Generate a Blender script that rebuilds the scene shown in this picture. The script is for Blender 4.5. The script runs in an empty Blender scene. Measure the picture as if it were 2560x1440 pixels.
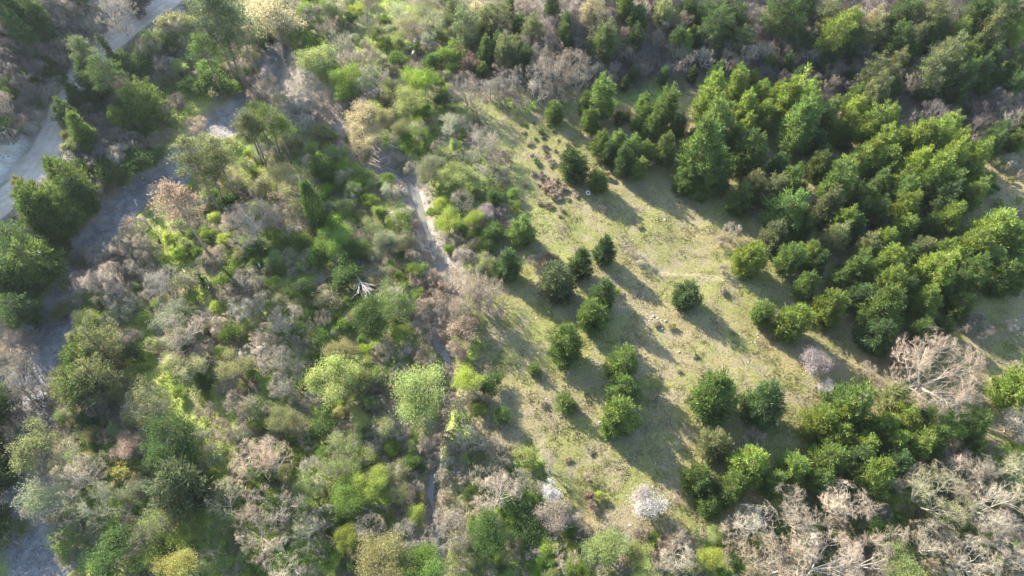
import bpy, math, random
import numpy as np
from mathutils import Vector, Matrix

# ------------------------------------------------------------------ camera, sky, sun, exposure
scene = bpy.context.scene
COL = scene.collection
F_PX, DEP, CAM_H = 1762.0, math.radians(56.0), 100.0
cam_data = bpy.data.cameras.new('camera')
cam_data.sensor_width = 36.0
cam_data.lens = 36.0 * F_PX / 2560.0
cam_data.clip_start = 0.5
cam_data.clip_end = 6000.0
cam = bpy.data.objects.new('camera', cam_data)
cam.location = (0, 0, CAM_H)
cam.rotation_euler = (math.pi / 2 - DEP, 0, 0)
COL.objects.link(cam)
scene.camera = cam

SUN_EL, SUN_AZ = math.radians(26.5), math.radians(-45.0)     # azimuth measured from +Y towards +X
world = bpy.data.worlds.new('World')
scene.world = world
world.use_nodes = True
wn = world.node_tree
bgn = wn.nodes['Background']
sky = wn.nodes.new('ShaderNodeTexSky')
sky.sky_type = 'NISHITA'
sky.sun_disc = False
sky.sun_elevation = SUN_EL
sky.sun_rotation = SUN_AZ
sky.altitude = 300
sky.air_density = 1.2
sky.dust_density = 0.8
wn.links.new(sky.outputs[0], bgn.inputs[0])
bgn.inputs[1].default_value = 0.14

sd = bpy.data.lights.new('sun', 'SUN')
sd.energy = 5.0
sd.angle = math.radians(0.55)
sd.color = (1.0, 0.93, 0.80)
sun = bpy.data.objects.new('sun', sd)
to_sun = Vector((math.sin(SUN_AZ) * math.cos(SUN_EL), math.cos(SUN_AZ) * math.cos(SUN_EL), math.sin(SUN_EL)))
sun.rotation_euler = to_sun.to_track_quat('Z', 'Y').to_euler()
sun.location = (0, 60, 150)
COL.objects.link(sun)

vs = scene.view_settings
vs.view_transform = 'Standard'
vs.look = 'None'
vs.gamma = 1.0
vs.use_curve_mapping = False
vs.exposure = 2.0

# ------------------------------------------------------------------ pixel <-> place
cd, sdp = math.cos(DEP), math.sin(DEP)
FW = np.array([0, cd, -sdp]); RT = np.array([1.0, 0, 0]); UP = np.array([0, sdp, cd])
ORG = np.array([0, 0, CAM_H])

def rays(x, y):
    x = np.atleast_1d(np.asarray(x, float)); y = np.atleast_1d(np.asarray(y, float))
    r = FW[None] * F_PX + RT[None] * (x - 1280)[:, None] + UP[None] * (720 - y)[:, None]
    return r / np.linalg.norm(r, axis=1)[:, None]

def gp(pts, z=0.0):
    """photo pixels -> x, y on the level z"""
    p = np.asarray(pts, float)
    r = rays(p[:, 0], p[:, 1])
    t = (z - CAM_H) / r[:, 2]
    return (ORG[None] + r * t[:, None])[:, :2]

def sm(a, b, x):
    t = np.clip((x - a) / (b - a), 0, 1)
    return t * t * (3 - 2 * t)

# ------------------------------------------------------------------ noise
def _hash(i, j, s):
    h = (i.astype(np.int64) * 374761393 + j.astype(np.int64) * 668265263 + s * 974711) & 0x7fffffff
    h = ((h ^ (h >> 13)) * 1274126177) & 0x7fffffff
    return ((h ^ (h >> 16)) & 0xffff) / 65535.0

def vnoise(x, y, s=0):
    i = np.floor(x); j = np.floor(y)
    u = x - i; v = y - j
    u = u * u * (3 - 2 * u); v = v * v * (3 - 2 * v)
    a = _hash(i, j, s); b = _hash(i + 1, j, s); c = _hash(i, j + 1, s); d = _hash(i + 1, j + 1, s)
    return a + (b - a) * u + (c - a) * v + (a - b - c + d) * u * v

def fbm(x, y, f, oct=4, s=0):
    o = np.zeros_like(x); a = 0.5; n = 0
    for k in range(oct):
        o += a * vnoise(x * f + 17.3 * k, y * f - 9.1 * k, s + k); n += a
        a *= 0.55; f *= 2.03
    return o / n

def polyd(X, Y, P, wid=None):
    """distance to polyline, signed side (>0 = left of travel), interpolated width"""
    best = np.full(X.shape, 1e9); side = np.zeros(X.shape); w = np.zeros(X.shape)
    for k in range(len(P) - 1):
        ax, ay = P[k]; bx, by = P[k + 1]
        dx, dy = bx - ax, by - ay
        L2 = dx * dx + dy * dy
        t = np.clip(((X - ax) * dx + (Y - ay) * dy) / L2, 0, 1)
        d = np.hypot(X - ax - t * dx, Y - ay - t * dy)
        m = d < best
        best = np.where(m, d, best)
        side = np.where(m, dx * (Y - ay) - dy * (X - ax), side)
        if wid is not None:
            w = np.where(m, wid[k] + (wid[k + 1] - wid[k]) * t, w)
    return best, np.sign(side), w

def inpoly(X, Y, P):
    c = np.zeros(X.shape, bool)
    n = len(P)
    for i in range(n):
        x1, y1 = P[i]; x2, y2 = P[(i + 1) % n]
        if y1 == y2: continue
        c ^= ((y1 > Y) != (y2 > Y)) & (X < (x2 - x1) * (Y - y1) / (y2 - y1) + x1)
    return c

# ------------------------------------------------------------------ the lie of the land
ROAD_Z = 5.0
ROAD = gp([(560, -110), (480, -45), (410, 8), (330, 62), (268, 112), (212, 168), (178, 232), (150, 300), (122, 362), (84, 428), (30, 486), (-50, 545), (-180, 620)], ROAD_Z)
ROAD = np.vstack([ROAD[0] + (ROAD[0] - ROAD[1]) * 12, ROAD, ROAD[-1] + (ROAD[-1] - ROAD[-2]) * 12])
BED = gp([(640, 20), (690, 130), (655, 225), (600, 290), (525, 335), (450, 420), (370, 465), (290, 535), (225, 625), (160, 745), (118, 865), (60, 965), (40, 1080), (20, 1190), (85, 1320), (110, 1420), (140, 1560)], -1.0)
BEDW = [2.5, 2.5, 3.4, 4.6, 4.4, 4.2, 3.6, 3.0, 2.8, 2.8, 3.0, 4.4, 5.2, 4.4, 4.6, 4.2, 4.0]
STR = gp([(640, -120), (672, 40), (700, 140), (740, 215), (800, 262), (850, 320), (905, 385), (975, 418), (1030, 452), (1050, 520), (1068, 590), (1095, 655), (1130, 712), (1098, 790), (1088, 850), (1122, 905), (1128, 965), (1105, 1060), (1085, 1160), (1078, 1260), (1092, 1340), (1100, 1450), (1120, 1650)], -1.2)
STRW = [2.2, 2.2, 2.4, 3.6, 4.2, 3.6, 2.6, 3.0, 3.0, 2.6, 2.6, 3.0, 3.0, 2.4, 1.6, 1.2, .7, .6, .5, .7, .5, .4, .4]
GUL = gp([(905, 950), (870, 1010), (815, 1090), (760, 1130), (700, 1180)], -0.3)
SLOPE = gp([(1330, -330), (1215, 20), (1195, 205), (1400, 248), (1700, 200), (1950, 205), (2150, 262), (2400, 325), (2620, 330), (3300, 300)], 1.0)
TRACK = gp([(1650, 678), (1750, 683), (1850, 700), (1900, 720)], 1.0)
TRAIL = gp([(1195, 245), (1290, 400), (1370, 560), (1440, 690), (1560, 880)], 1.0)
MEADOW = gp([(1175, 232), (1250, 285), (1400, 280), (1560, 270), (1760, 215), (1950, 225), (2120, 280), (2400, 335), (2640, 345), (2760, 1050), (2560, 1120), (2380, 1150), (2060, 1230), (1880, 1290), (1700, 1340), (1450, 1310), (1400, 1210), (1330, 1110), (1215, 1120), (1175, 1020), (1165, 900), (1245, 720), (1280, 560), (1270, 430), (1215, 310)], 0.8)

GLADES = [gp(g_, 0.3) for g_ in ([(505, 255), (470, 300), (452, 330)], [(395, 555), (425, 620), (465, 680), (540, 755), (590, 795)], [(345, 820), (352, 910), (395, 950), (440, 1010), (490, 1060)],
          [(500, 1280), (478, 1350)], [(450, 30), (490, 10)], [(960, 15), (1040, 25), (1090, 45)], [(610, 390), (660, 410), (720, 430)], [(770, 470), (850, 540)], [(640, 610), (600, 640)], [(830, 1000), (800, 1080)], [(540, 980), (560, 1060), (560, 1150), (500, 1250)])]
def glade(X, Y):
    d = np.full(np.shape(X), 1e9)
    for g_ in GLADES: d = np.minimum(d, polyd(X, Y, g_)[0])
    return d

def terrain(X, Y):
    low = 0.5 + 1.3 * (fbm(X, Y, 0.022, 3, 3) - 0.5) + 0.7 * (fbm(X, Y, 0.16, 3, 5) - 0.5)
    wob = 2.4 * (fbm(X, Y, 0.13, 3, 9) - 0.5)
    d, _, w = polyd(X, Y, BED, BEDW)
    low = low - 1.7 * sm(1.8, -1.2, d + wob - w) - 0.05 * (low + 1)
    d2, _, w2 = polyd(X, Y, STR, STRW)
    low = low - 1.2 * sm(1.6, -1.0, d2 + wob * 0.8 - w2) * (1 - 0.6 * sm(1.8, -1.2, d + wob - w)) - 0.75 * sm(1.6, 0.3, d2 + wob * 0.3)
    d3, _, _ = polyd(X, Y, GUL)
    low = low - 1.0 * sm(2.2, 0.3, d3)
    u, s, _ = polyd(X, Y, SLOPE)
    u = np.where(s > 0, u, -u)
    rise = np.clip(u + 2, 0, 50)
    low = low + np.where(rise < 10, rise * rise * 0.022, rise * 0.44 - 2.2) + sm(2, 18, u) * 2.2 * (fbm(X, Y, 0.05, 3, 21) - 0.5)
    dr, sr, _ = polyd(X, Y, ROAD)
    hs = dr - 3.4 + 1.2 * (fbm(X, Y, 0.2, 3, 31) - 0.5)
    hill = ROAD_Z + 4.2 * sm(-0.2, 4.2, hs) + 36 * np.tanh(np.clip(hs - 2.5, 0, None) * 0.72 / 36) \
        + sm(1, 6, hs) * (1.9 * (fbm(X, Y, 0.09, 4, 33) - 0.5)) + sm(0, 2, hs) * 1.1 * (fbm(X, Y, 0.45, 3, 35) - 0.5)
    roadz = ROAD_Z - 0.09 * np.sin(np.clip(dr - 0.75, -9, 1.5) * 3.2) * (dr < 1.9)
    down = roadz + (low - roadz) * sm(3.3, 15, dr + 1.5 * (fbm(X, Y, 0.15, 2, 37) - 0.5))
    z = np.where(sr < 0, np.where(hs < 0, roadz, hill), down)
    return z

def axis(a, b, step, lo, hi):
    core = np.arange(a, b + 1e-6, step)
    out = [b]; s = step
    while out[-1] < hi: s *= 1.25; out.append(out[-1] + s)
    inn = [a]; s = step
    while inn[-1] > lo: s *= 1.25; inn.append(inn[-1] - s)
    return np.concatenate([inn[:0:-1], core, out[1:]])

GX = axis(-150, 150, 0.5, -2500, 2500)
GY = axis(8, 205, 0.5, -1500, 4000)
MX, MY = np.meshgrid(GX, GY)
MZ = terrain(MX, MY)

def tz(x, y):
    x = np.asarray(x, float); y = np.asarray(y, float)
    i = np.clip(np.searchsorted(GX, x) - 1, 0, len(GX) - 2); j = np.clip(np.searchsorted(GY, y) - 1, 0, len(GY) - 2)
    u = np.clip((x - GX[i]) / (GX[i + 1] - GX[i]), 0, 1); v = np.clip((y - GY[j]) / (GY[j + 1] - GY[j]), 0, 1)
    return (MZ[j, i] * (1 - u) + MZ[j, i + 1] * u) * (1 - v) + (MZ[j + 1, i] * (1 - u) + MZ[j + 1, i + 1] * u) * v

def place(x, y, lift=0.0):
    """photo pixel of a point 'lift' metres above the ground -> that point's ground position"""
    r = rays(x, y); lift = np.broadcast_to(np.asarray(lift, float), (len(r),))
    t = np.full(len(r), 45.0); done = np.zeros(len(r), bool); step = 1.0
    for k in range(260):
        p = ORG[None] + r * t[:, None]
        below = p[:, 2] < tz(p[:, 0], p[:, 1]) + lift
        done |= below
        t = np.where(done, t, t + step)
        if done.all(): break
    lo = t - step; hi = t.copy()
    for k in range(10):
        m = (lo + hi) / 2
        p = ORG[None] + r * m[:, None]
        b = p[:, 2] < tz(p[:, 0], p[:, 1]) + lift
        hi = np.where(b, m, hi); lo = np.where(b, lo, m)
    p = ORG[None] + r * hi[:, None]
    return p[:, 0], p[:, 1], tz(p[:, 0], p[:, 1]), hi

# ------------------------------------------------------------------ materials
def mat_new(name):
    m = bpy.data.materials.new(name); m.use_nodes = True
    nt = m.node_tree; nt.nodes.clear()
    return m, nt, nt.nodes.new('ShaderNodeOutputMaterial')

def foliage_mat(name, transl=0.42, rough=0.6, spec=0.25):
    """object colour, varied leaf by leaf and clump by clump through the attribute 't'"""
    m, nt, out = mat_new(name)
    N = nt.nodes.new; L = nt.links.new
    oi = N('ShaderNodeObjectInfo'); at = N('ShaderNodeAttribute'); at.attribute_name = 't'
    sep = N('ShaderNodeSeparateColor'); L(at.outputs['Color'], sep.inputs[0])
    hsv = N('ShaderNodeHueSaturation'); L(oi.outputs['Color'], hsv.inputs['Color'])
    a = N('ShaderNodeMapRange'); a.inputs[3].default_value = 0.55; a.inputs[4].default_value = 1.45; L(sep.outputs[0], a.inputs[0]); L(a.outputs[0], hsv.inputs['Value'])
    b = N('ShaderNodeMapRange'); b.inputs[3].default_value = 0.522; b.inputs[4].default_value = 0.466; L(sep.outputs[1], b.inputs[0]); L(b.outputs[0], hsv.inputs['Hue'])
    p = N('ShaderNodeBsdfPrincipled'); p.inputs['Roughness'].default_value = rough; p.inputs['Specular IOR Level'].default_value = spec
    L(hsv.outputs[0], p.inputs['Base Color'])
    if transl > 0:
        tr = N('ShaderNodeBsdfTranslucent')
        h2 = N('ShaderNodeHueSaturation'); h2.inputs['Hue'].default_value = 0.485; h2.inputs['Saturation'].default_value = 1.12; h2.inputs['Value'].default_value = 1.25
        L(hsv.outputs[0], h2.inputs['Color']); L(h2.outputs[0], tr.inputs[0])
        mx = N('ShaderNodeMixShader'); mx.inputs[0].default_value = transl
        L(p.outputs[0], mx.inputs[1]); L(tr.outputs[0], mx.inputs[2]); L(mx.outputs[0], out.inputs[0])
    else:
        L(p.outputs[0], out.inputs[0])
    return m

def attr_mat(name, transl=0.0, rough=0.85, bump=0.0, grain=0.35, scale=5.0):
    """colour painted per vertex in 'Col' (what the ground is made of), with fine grain and relief"""
    m, nt, out = mat_new(name)
    N = nt.nodes.new; L = nt.links.new
    at = N('ShaderNodeAttribute'); at.attribute_name = 'Col'
    p = N('ShaderNodeBsdfPrincipled'); p.inputs['Roughness'].default_value = rough; p.inputs['Specular IOR Level'].default_value = 0.15
    src = at.outputs['Color']
    if grain > 0:
        g = N('ShaderNodeNewGeometry')
        n1 = N('ShaderNodeTexNoise'); n1.inputs['Scale'].default_value = scale; n1.inputs['Detail'].default_value = 6; n1.inputs['Roughness'].default_value = 0.75
        L(g.outputs['Position'], n1.inputs['Vector'])
        mr = N('ShaderNodeMapRange'); mr.inputs[1].default_value = 0.25; mr.inputs[2].default_value = 0.75; mr.inputs[3].default_value = 1 - grain; mr.inputs[4].default_value = 1 + grain
        L(n1.outputs[0], mr.inputs[0])
        h = N('ShaderNodeHueSaturation'); L(src, h.inputs['Color']); L(mr.outputs[0], h.inputs['Value'])
        src = h.outputs[0]
        if bump > 0:
            bp = N('ShaderNodeBump'); bp.inputs['Strength'].default_value = 1.0; bp.inputs['Distance'].default_value = bump
            L(n1.outputs[0], bp.inputs['Height']); L(bp.outputs[0], p.inputs['Normal'])
    L(src, p.inputs['Base Color'])
    if transl > 0:
        tr = N('ShaderNodeBsdfTranslucent'); L(src, tr.inputs[0])
        mx = N('ShaderNodeMixShader'); mx.inputs[0].default_value = transl
        L(p.outputs[0], mx.inputs[1]); L(tr.outputs[0], mx.inputs[2]); L(mx.outputs[0], out.inputs[0])
    else:
        L(p.outputs[0], out.inputs[0])
    return m

M_NEEDLE = foliage_mat('pine_needles', 0.42)
M_LEAF = foliage_mat('leaves', 0.5)
M_TWIG = foliage_mat('twigs', 0.0, 0.8, 0.15)
M_PETAL = foliage_mat('petals', 0.3)
M_GROUND = attr_mat('ground_soil_and_grass', bump=0.14, grain=0.5, scale=3.6)
M_GRAVEL = attr_mat('river_gravel', bump=0.09, grain=0.42, scale=4.5)
M_ROAD = attr_mat('packed_dirt', bump=0.04, grain=0.22, scale=2.5)
M_TUFT = attr_mat('ground_cover', transl=0.35, grain=0)
M_TWIGS2 = attr_mat('brush', grain=0)
M_STONE = attr_mat('stone', bump=0.03, grain=0.3, scale=6)

def bark_mat(name):
    m, nt, out = mat_new(name)
    N = nt.nodes.new; L = nt.links.new
    oi = N('ShaderNodeObjectInfo'); tc = N('ShaderNodeTexCoord')
    n = N('ShaderNodeTexNoise'); n.inputs['Scale'].default_value = 4; n.inputs['Detail'].default_value = 6
    L(tc.outputs['Object'], n.inputs['Vector'])
    mr = N('ShaderNodeMapRange'); mr.inputs[1].default_value = 0.3; mr.inputs[2].default_value = 0.7; mr.inputs[3].default_value = 0.6; mr.inputs[4].default_value = 1.35; L(n.outputs[0], mr.inputs[0])
    h = N('ShaderNodeHueSaturation'); L(oi.outputs['Color'], h.inputs['Color']); L(mr.outputs[0], h.inputs['Value'])
    p = N('ShaderNodeBsdfPrincipled'); p.inputs['Roughness'].default_value = 0.85; L(h.outputs[0], p.inputs['Base Color'])
    bp = N('ShaderNodeBump'); bp.inputs['Distance'].default_value = 0.03; L(n.outputs[0], bp.inputs['Height']); L(bp.outputs[0], p.inputs['Normal'])
    L(p.outputs[0], out.inputs[0])
    return m
M_BARK = bark_mat('bark')

m, nt, out = mat_new('stream_water')
p = nt.nodes.new('ShaderNodeBsdfPrincipled')
p.inputs['Base Color'].default_value = (0.17, 0.155, 0.125, 1); p.inputs['Roughness'].default_value = 0.12; p.inputs['Specular IOR Level'].default_value = 0.6
n = nt.nodes.new('ShaderNodeTexNoise'); n.inputs['Scale'].default_value = 2.2; n.inputs['Detail'].default_value = 5
g = nt.nodes.new('ShaderNodeNewGeometry'); nt.links.new(g.outputs['Position'], n.inputs['Vector'])
bp = nt.nodes.new('ShaderNodeBump'); bp.inputs['Distance'].default_value = 0.05; nt.links.new(n.outputs[0], bp.inputs['Height']); nt.links.new(bp.outputs[0], p.inputs['Normal'])
nt.links.new(p.outputs[0], out.inputs[0])
M_WATER = m

# ------------------------------------------------------------------ mesh helpers
def mesh_from(name, V, F, mat, smooth=False, t=None, col=None):
    """V (n,3); F list of (m,k) index arrays"""
    me = bpy.data.meshes.new(name)
    V = np.ascontiguousarray(V, np.float32)
    me.vertices.add(len(V)); me.vertices.foreach_set('co', V.ravel())
    loops = np.concatenate([f.ravel() for f in F]).astype(np.int32)
    sizes = np.concatenate([np.full(len(f), f.shape[1], np.int32) for f in F])
    starts = np.concatenate([[0], np.cumsum(sizes)[:-1]]).astype(np.int32)
    me.loops.add(len(loops)); me.loops.foreach_set('vertex_index', loops)
    me.polygons.add(len(sizes)); me.polygons.foreach_set('loop_start', starts); me.polygons.foreach_set('loop_total', sizes)
    if smooth: me.polygons.foreach_set('use_smooth', np.ones(len(sizes), bool))
    me.update(calc_edges=True)
    for nm, arr in (('t', t), ('Col', col)):
        if arr is not None:
            a = me.color_attributes.new(nm, 'FLOAT_COLOR', 'POINT')
            c = np.ones((len(V), 4), np.float32); c[:, :arr.shape[1]] = arr
            a.data.foreach_set('color', c.ravel())
    me.materials.append(mat)
    return me

def new_obj(name, me, parent=None):
    o = bpy.data.objects.new(name, me); COL.objects.link(o)
    if parent is not None: o.parent = parent
    return o

def nrm(a):
    return a / np.maximum(np.linalg.norm(a, axis=-1, keepdims=True), 1e-9)

def kites(P, D, Lg, Wd, rng):
    """leaf blades: base P, direction D, length, width -> verts (n*4,3), quads"""
    n = len(P)
    S = nrm(np.cross(D, rng.normal(size=(n, 3))))
    Nn = nrm(np.cross(S, D))
    Lg = np.broadcast_to(Lg, (n,))[:, None]; Wd = np.broadcast_to(Wd, (n,))[:, None]
    mid = P + D * Lg * 0.5 + Nn * Lg * 0.06
    V = np.stack([P, mid + S * Wd * 0.5, P + D * Lg, mid - S * Wd * 0.5], 1).reshape(-1, 3)
    Fq = np.arange(n * 4).reshape(-1, 4)
    return V, Fq

def spikes(P, D, Lg, r, rng):
    """thin three-sided twigs running to a point"""
    n = len(P)
    S = nrm(np.cross(D, rng.normal(size=(n, 3)))); T = np.cross(D, S)
    r = np.broadcast_to(r, (n,))[:, None]; Lg = np.broadcast_to(Lg, (n,))[:, None]
    a = P + S * r; b = P - S * r * 0.5 + T * r * 0.87; c = P - S * r * 0.5 - T * r * 0.87
    V = np.stack([a, b, c, P + D * Lg], 1).reshape(-1, 3)
    q = np.arange(n)[:, None] * 4
    Fq = np.concatenate([q + [[0, 1, 3]], q + [[1, 2, 3]], q + [[2, 0, 3]]])
    return V, Fq

def tube(pts, rad, sides=5):
    """tapered tube along a polyline, closed at the tip"""
    pts = np.asarray(pts, float); n = len(pts)
    tg = nrm(np.gradient(pts, axis=0))
    ref = np.array([0.31, 0.95, 0.05])
    S = nrm(np.cross(tg, ref[None])); T = np.cross(tg, S)
    an = np.arange(sides) * 2 * math.pi / sides
    V = pts[:, None] + (S[:, None] * np.cos(an)[None, :, None] + T[:, None] * np.sin(an)[None, :, None]) * np.asarray(rad)[:, None, None]
    V = V.reshape(-1, 3)
    i = np.arange(n - 1)[:, None] * sides; k = np.arange(sides)[None]
    Fq = np.stack([i + k, i + (k + 1) % sides, i + sides + (k + 1) % sides, i + sides + k], -1).reshape(-1, 4)
    return V, Fq

class Acc:
    def __init__(s): s.V = []; s.F = []; s.T = []; s.n = 0
    def add(s, V, Fq, t=None):
        s.V.append(V); s.F.append(Fq + s.n); s.n += len(V)
        s.T.append(np.full((len(V), 2), 0.5) if t is None else np.broadcast_to(t, (len(V), 2)))
    def mesh(s, name, mat, smooth=False):
        q = [f for f in s.F if f.shape[1] == 4]; tr = [f for f in s.F if f.shape[1] == 3]
        Fl = ([np.concatenate(q)] if q else []) + ([np.concatenate(tr)] if tr else [])
        return mesh_from(name, np.concatenate(s.V), Fl, mat, smooth, t=np.concatenate(s.T))

# ------------------------------------------------------------------ ground sheets: one grid, split by what lies there
def C(*c): return np.array(c, float)
def mixc(a, b, t): return a + (b - a) * t[..., None]

def land(X, Y):
    wob = 2.4 * (fbm(X, Y, 0.13, 3, 9) - 0.5)
    dr, sr, _ = polyd(X, Y, ROAD)
    hs = dr - 3.4 + 1.2 * (fbm(X, Y, 0.2, 3, 31) - 0.5)
    db, _, wb = polyd(X, Y, BED, BEDW); bed = db + wob - wb
    ds, _, ws = polyd(X, Y, STR, STRW); st = ds + wob * 0.8 - ws
    wx = X + 5 * (fbm(X, Y, 0.12, 3, 41) - 0.5); wy = Y + 5 * (fbm(X, Y, 0.12, 3, 43) - 0.5)
    md = inpoly(wx, wy, MEADOW)
    u, s, _ = polyd(X, Y, SLOPE); up = np.where(s > 0, u, -u)
    hillside = (sr < 0) & (hs > 0)
    return dict(dr=dr, sr=sr, hs=hs, bed=bed, st=st, md=md, up=up, hill=hillside, ds=ds)

WROCK = gp([(25, 405)], 8.0)[0]
def ground_colour(X, Y, Z, q):
    n1 = fbm(X, Y, 0.09, 4, 51); n2 = fbm(X, Y, 0.45, 3, 53); n3 = fbm(X, Y, 1.1, 2, 55); n4 = fbm(X, Y, 0.16, 3, 57)
    # woodland floor: leaf litter with fresh grass in the glades
    c = mixc(C(.16, .125, .085), C(.235, .19, .13), sm(.35, .65, n2))
    c = mixc(c, C(.17, .25, .05), sm(.40, .56, n1 * .6 + n4 * .4) * (.45 + .55 * sm(.35, .6, n3)))
    c = mixc(c, C(.25, .29, .06), sm(.56, .68, n4) * .85)
    c = mixc(c, mixc(C(.22, .28, .05), C(.30, .30, .09), sm(.4, .6, n2)), sm(3.0, 1.2, glade(X, Y) + 2.5 * (n2 - .5)) * .9)
    # slope forest floor: dark brown-purple litter
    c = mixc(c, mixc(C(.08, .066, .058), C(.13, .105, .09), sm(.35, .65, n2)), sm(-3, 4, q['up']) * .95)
    # meadow: straw, moss green and bare scrubby patches
    m = mixc(C(.228, .19, .094), C(.182, .176, .062), sm(.38, .62, n1))
    m = mixc(m, C(.16, .175, .052), sm(.50, .66, n4) * .65 * (.4 + .6 * sm(.35, .6, n3)))
    m = mixc(m, C(.23, .187, .123), sm(.50, .64, n2) * .55)
    m = mixc(m, C(.17, .14, .095), sm(.56, .68, n3 * .6 + n2 * .4) * .4)
    d, _, _ = polyd(X, Y, TRACK); m = mixc(m, C(.36, .30, .2), sm(.55, .15, d) * .6)
    d, _, _ = polyd(X, Y, TRAIL); m = mixc(m, C(.22, .235, .075), sm(4.5, 1.0, d + 3 * n2) * .6)
    mw = q['md'] * (1 - sm(0, 5, q['up']) * .7)
    c = mixc(c, m, mw)
    # gravel
    g = mixc(C(.145, .14, .14), C(.215, .205, .20), sm(.3, .7, n3))
    g = mixc(g, C(.30, .265, .23), sm(.5, .64, n1) * .6)
    gs = mixc(C(.20, .168, .135), C(.285, .245, .205), sm(.3, .7, n3))
    gs = mixc(gs, C(.18, .145, .10), sm(.48, .62, n2) * .75)
    c = mixc(c, gs, sm(.8, -.6, q['st']))
    c = mixc(c, g, sm(.7, -.5, q['bed']))
    # hillside and cutting
    h = mixc(C(.115, .095, .085), C(.20, .17, .145), sm(.35, .65, n2))
    wx_, wy_ = WROCK
    bare = sm(5.0, 2.4, q['hs'] + 5 * (n1 - .5)) * sm(.44, .58, n4 * .5 + n2 * .5)
    bare = np.maximum(bare, sm(9.5, 6.0, np.hypot((X - wx_), (Y - wy_)) + 5 * (n2 - .5)))
    h = mixc(h, mixc(C(.52, .50, .46), C(.34, .30, .25), sm(.4, .62, n2 * .5 + n3 * .5)), bare)
    c = np.where(q['hill'][..., None], h, c)
    # the bank below the road is rough, stony soil
    bank = (q['sr'] > 0) * sm(13, 8, q['dr']) * (q['bed'] > 1.2)
    c = mixc(c, mixc(C(.145, .12, .10), C(.24, .205, .175), sm(.35, .65, n2)), bank * .85)
    # packed dirt with two wheel tracks
    r = mixc(C(.37, .305, .245), C(.44, .37, .305), sm(.3, .7, n2))
    r = mixc(r, C(.29, .245, .20), sm(.25, .05, np.abs(q['dr'] - 1.35)) * .35)
    r = mixc(r, C(.27, .24, .17), sm(.35, .1, q['dr'] + .5 * (n3 - .5)) * .5)
    c = mixc(c, C(.16, .135, .11), sm(4.6, 3.4, q['dr'] + 1.4 * (n2 - .5)) * .6)
    c = mixc(c, r, sm(3.3, 2.7, q['dr'] + 1.4 * (n2 - .5)))
    return c * (0.88 + 0.24 * n3[..., None])

Q = land(MX, MY)
GC = ground_colour(MX, MY, MZ, Q)
ny, nx = MX.shape
FXc = (MX[:-1, :-1] + MX[1:, 1:]) / 2; FYc = (MY[:-1, :-1] + MY[1:, 1:]) / 2
QF = land(FXc, FYc)
zone = np.zeros(FXc.shape, int)
zone[QF['md'] & (QF['up'] < 4)] = 1
zone[QF['st'] < 0.1] = 3
zone[QF['bed'] < 0.1] = 2
zone[QF['hill'] & (QF['hs'] < 5.5)] = 4
zone[QF['hill'] & (QF['hs'] >= 5.5)] = 0
zone[QF['dr'] < 3.4] = 5
names = ['ground', 'meadow', 'river_bed', 'stream_bed', 'cut_bank', 'dirt_road']
labels = ['woodland floor of leaf litter and fresh grass', 'open sunny meadow of short dry grass', 'grey gravel river bed winding past the wooded island',
          'pinkish gravel bed of the narrow stream', 'pale eroded rock cutting above the dirt road', 'winding pale dirt road with wheel tracks']
mats = [M_GROUND, M_GROUND, M_GRAVEL, M_GRAVEL, M_GRAVEL, M_ROAD]
idx = np.arange(ny * nx).reshape(ny, nx)
quads = np.stack([idx[:-1, :-1], idx[:-1, 1:], idx[1:, 1:], idx[1:, :-1]], -1)
AV = np.stack([MX, MY, MZ], -1).reshape(-1, 3); AC = GC.reshape(-1, 3)
for k in range(6):
    f = quads[zone == k]
    u, inv = np.unique(f, return_inverse=True)
    o = new_obj(names[k], mesh_from(names[k], AV[u], [inv.reshape(-1, 4)], mats[k], True, col=AC[u]))
    o['kind'] = 'structure'; o['label'] = labels[k]; o['category'] = names[k].replace('_', ' ')

# water: a sheet that follows the stream and meets its banks
rs = np.random.default_rng(5)
def resample(P, step):
    d = np.concatenate([[0], np.cumsum(np.hypot(*np.diff(P, axis=0).T))]); s = np.arange(0, d[-1], step)
    return np.stack([np.interp(s, d, P[:, 0]), np.interp(s, d, P[:, 1])], -1)
SP = resample(STR, 1.0)
for _ in range(4): SP[1:-1] = (SP[:-2] + 2 * SP[1:-1] + SP[2:]) / 4
tg = nrm(np.gradient(SP, axis=0)); nr = np.stack([-tg[:, 1], tg[:, 0]], -1)
zc = tz(SP[:, 0], SP[:, 1]); k = np.ones(9) / 9
zc = np.convolve(np.pad(zc, 4, 'edge'), k, 'valid') + 0.22
ai = np.arange(len(SP)) * 1.0
hw = .35 + 1.25 * sm(.38, .62, fbm(ai, ai * 0, .13, 2, 61))
nr2 = (fbm(ai, ai * 0 + 5, .22, 2, 63) - .5) * 1.6
SP = SP + nr * nr2[:, None]
zc = zc + .20 * (fbm(ai, ai * 0 + 9, .09, 2, 65) - .5) - .03
offs = np.linspace(-1, 1, 5)
V = np.stack([np.concatenate([SP + nr * (hw * o)[:, None], zc[:, None]], 1) for o in offs], 1).reshape(-1, 3)
i = np.arange(len(SP) - 1)[:, None] * 5; kk = np.arange(4)[None]
o = new_obj('stream_water', mesh_from('stream_water', V, [np.stack([i + kk, i + kk + 1, i + 6 + kk, i + 5 + kk], -1).reshape(-1, 4)], M_WATER, True))
o['kind'] = 'structure'; o['label'] = 'shallow stream water running between the thickets'; o['category'] = 'water'

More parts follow.
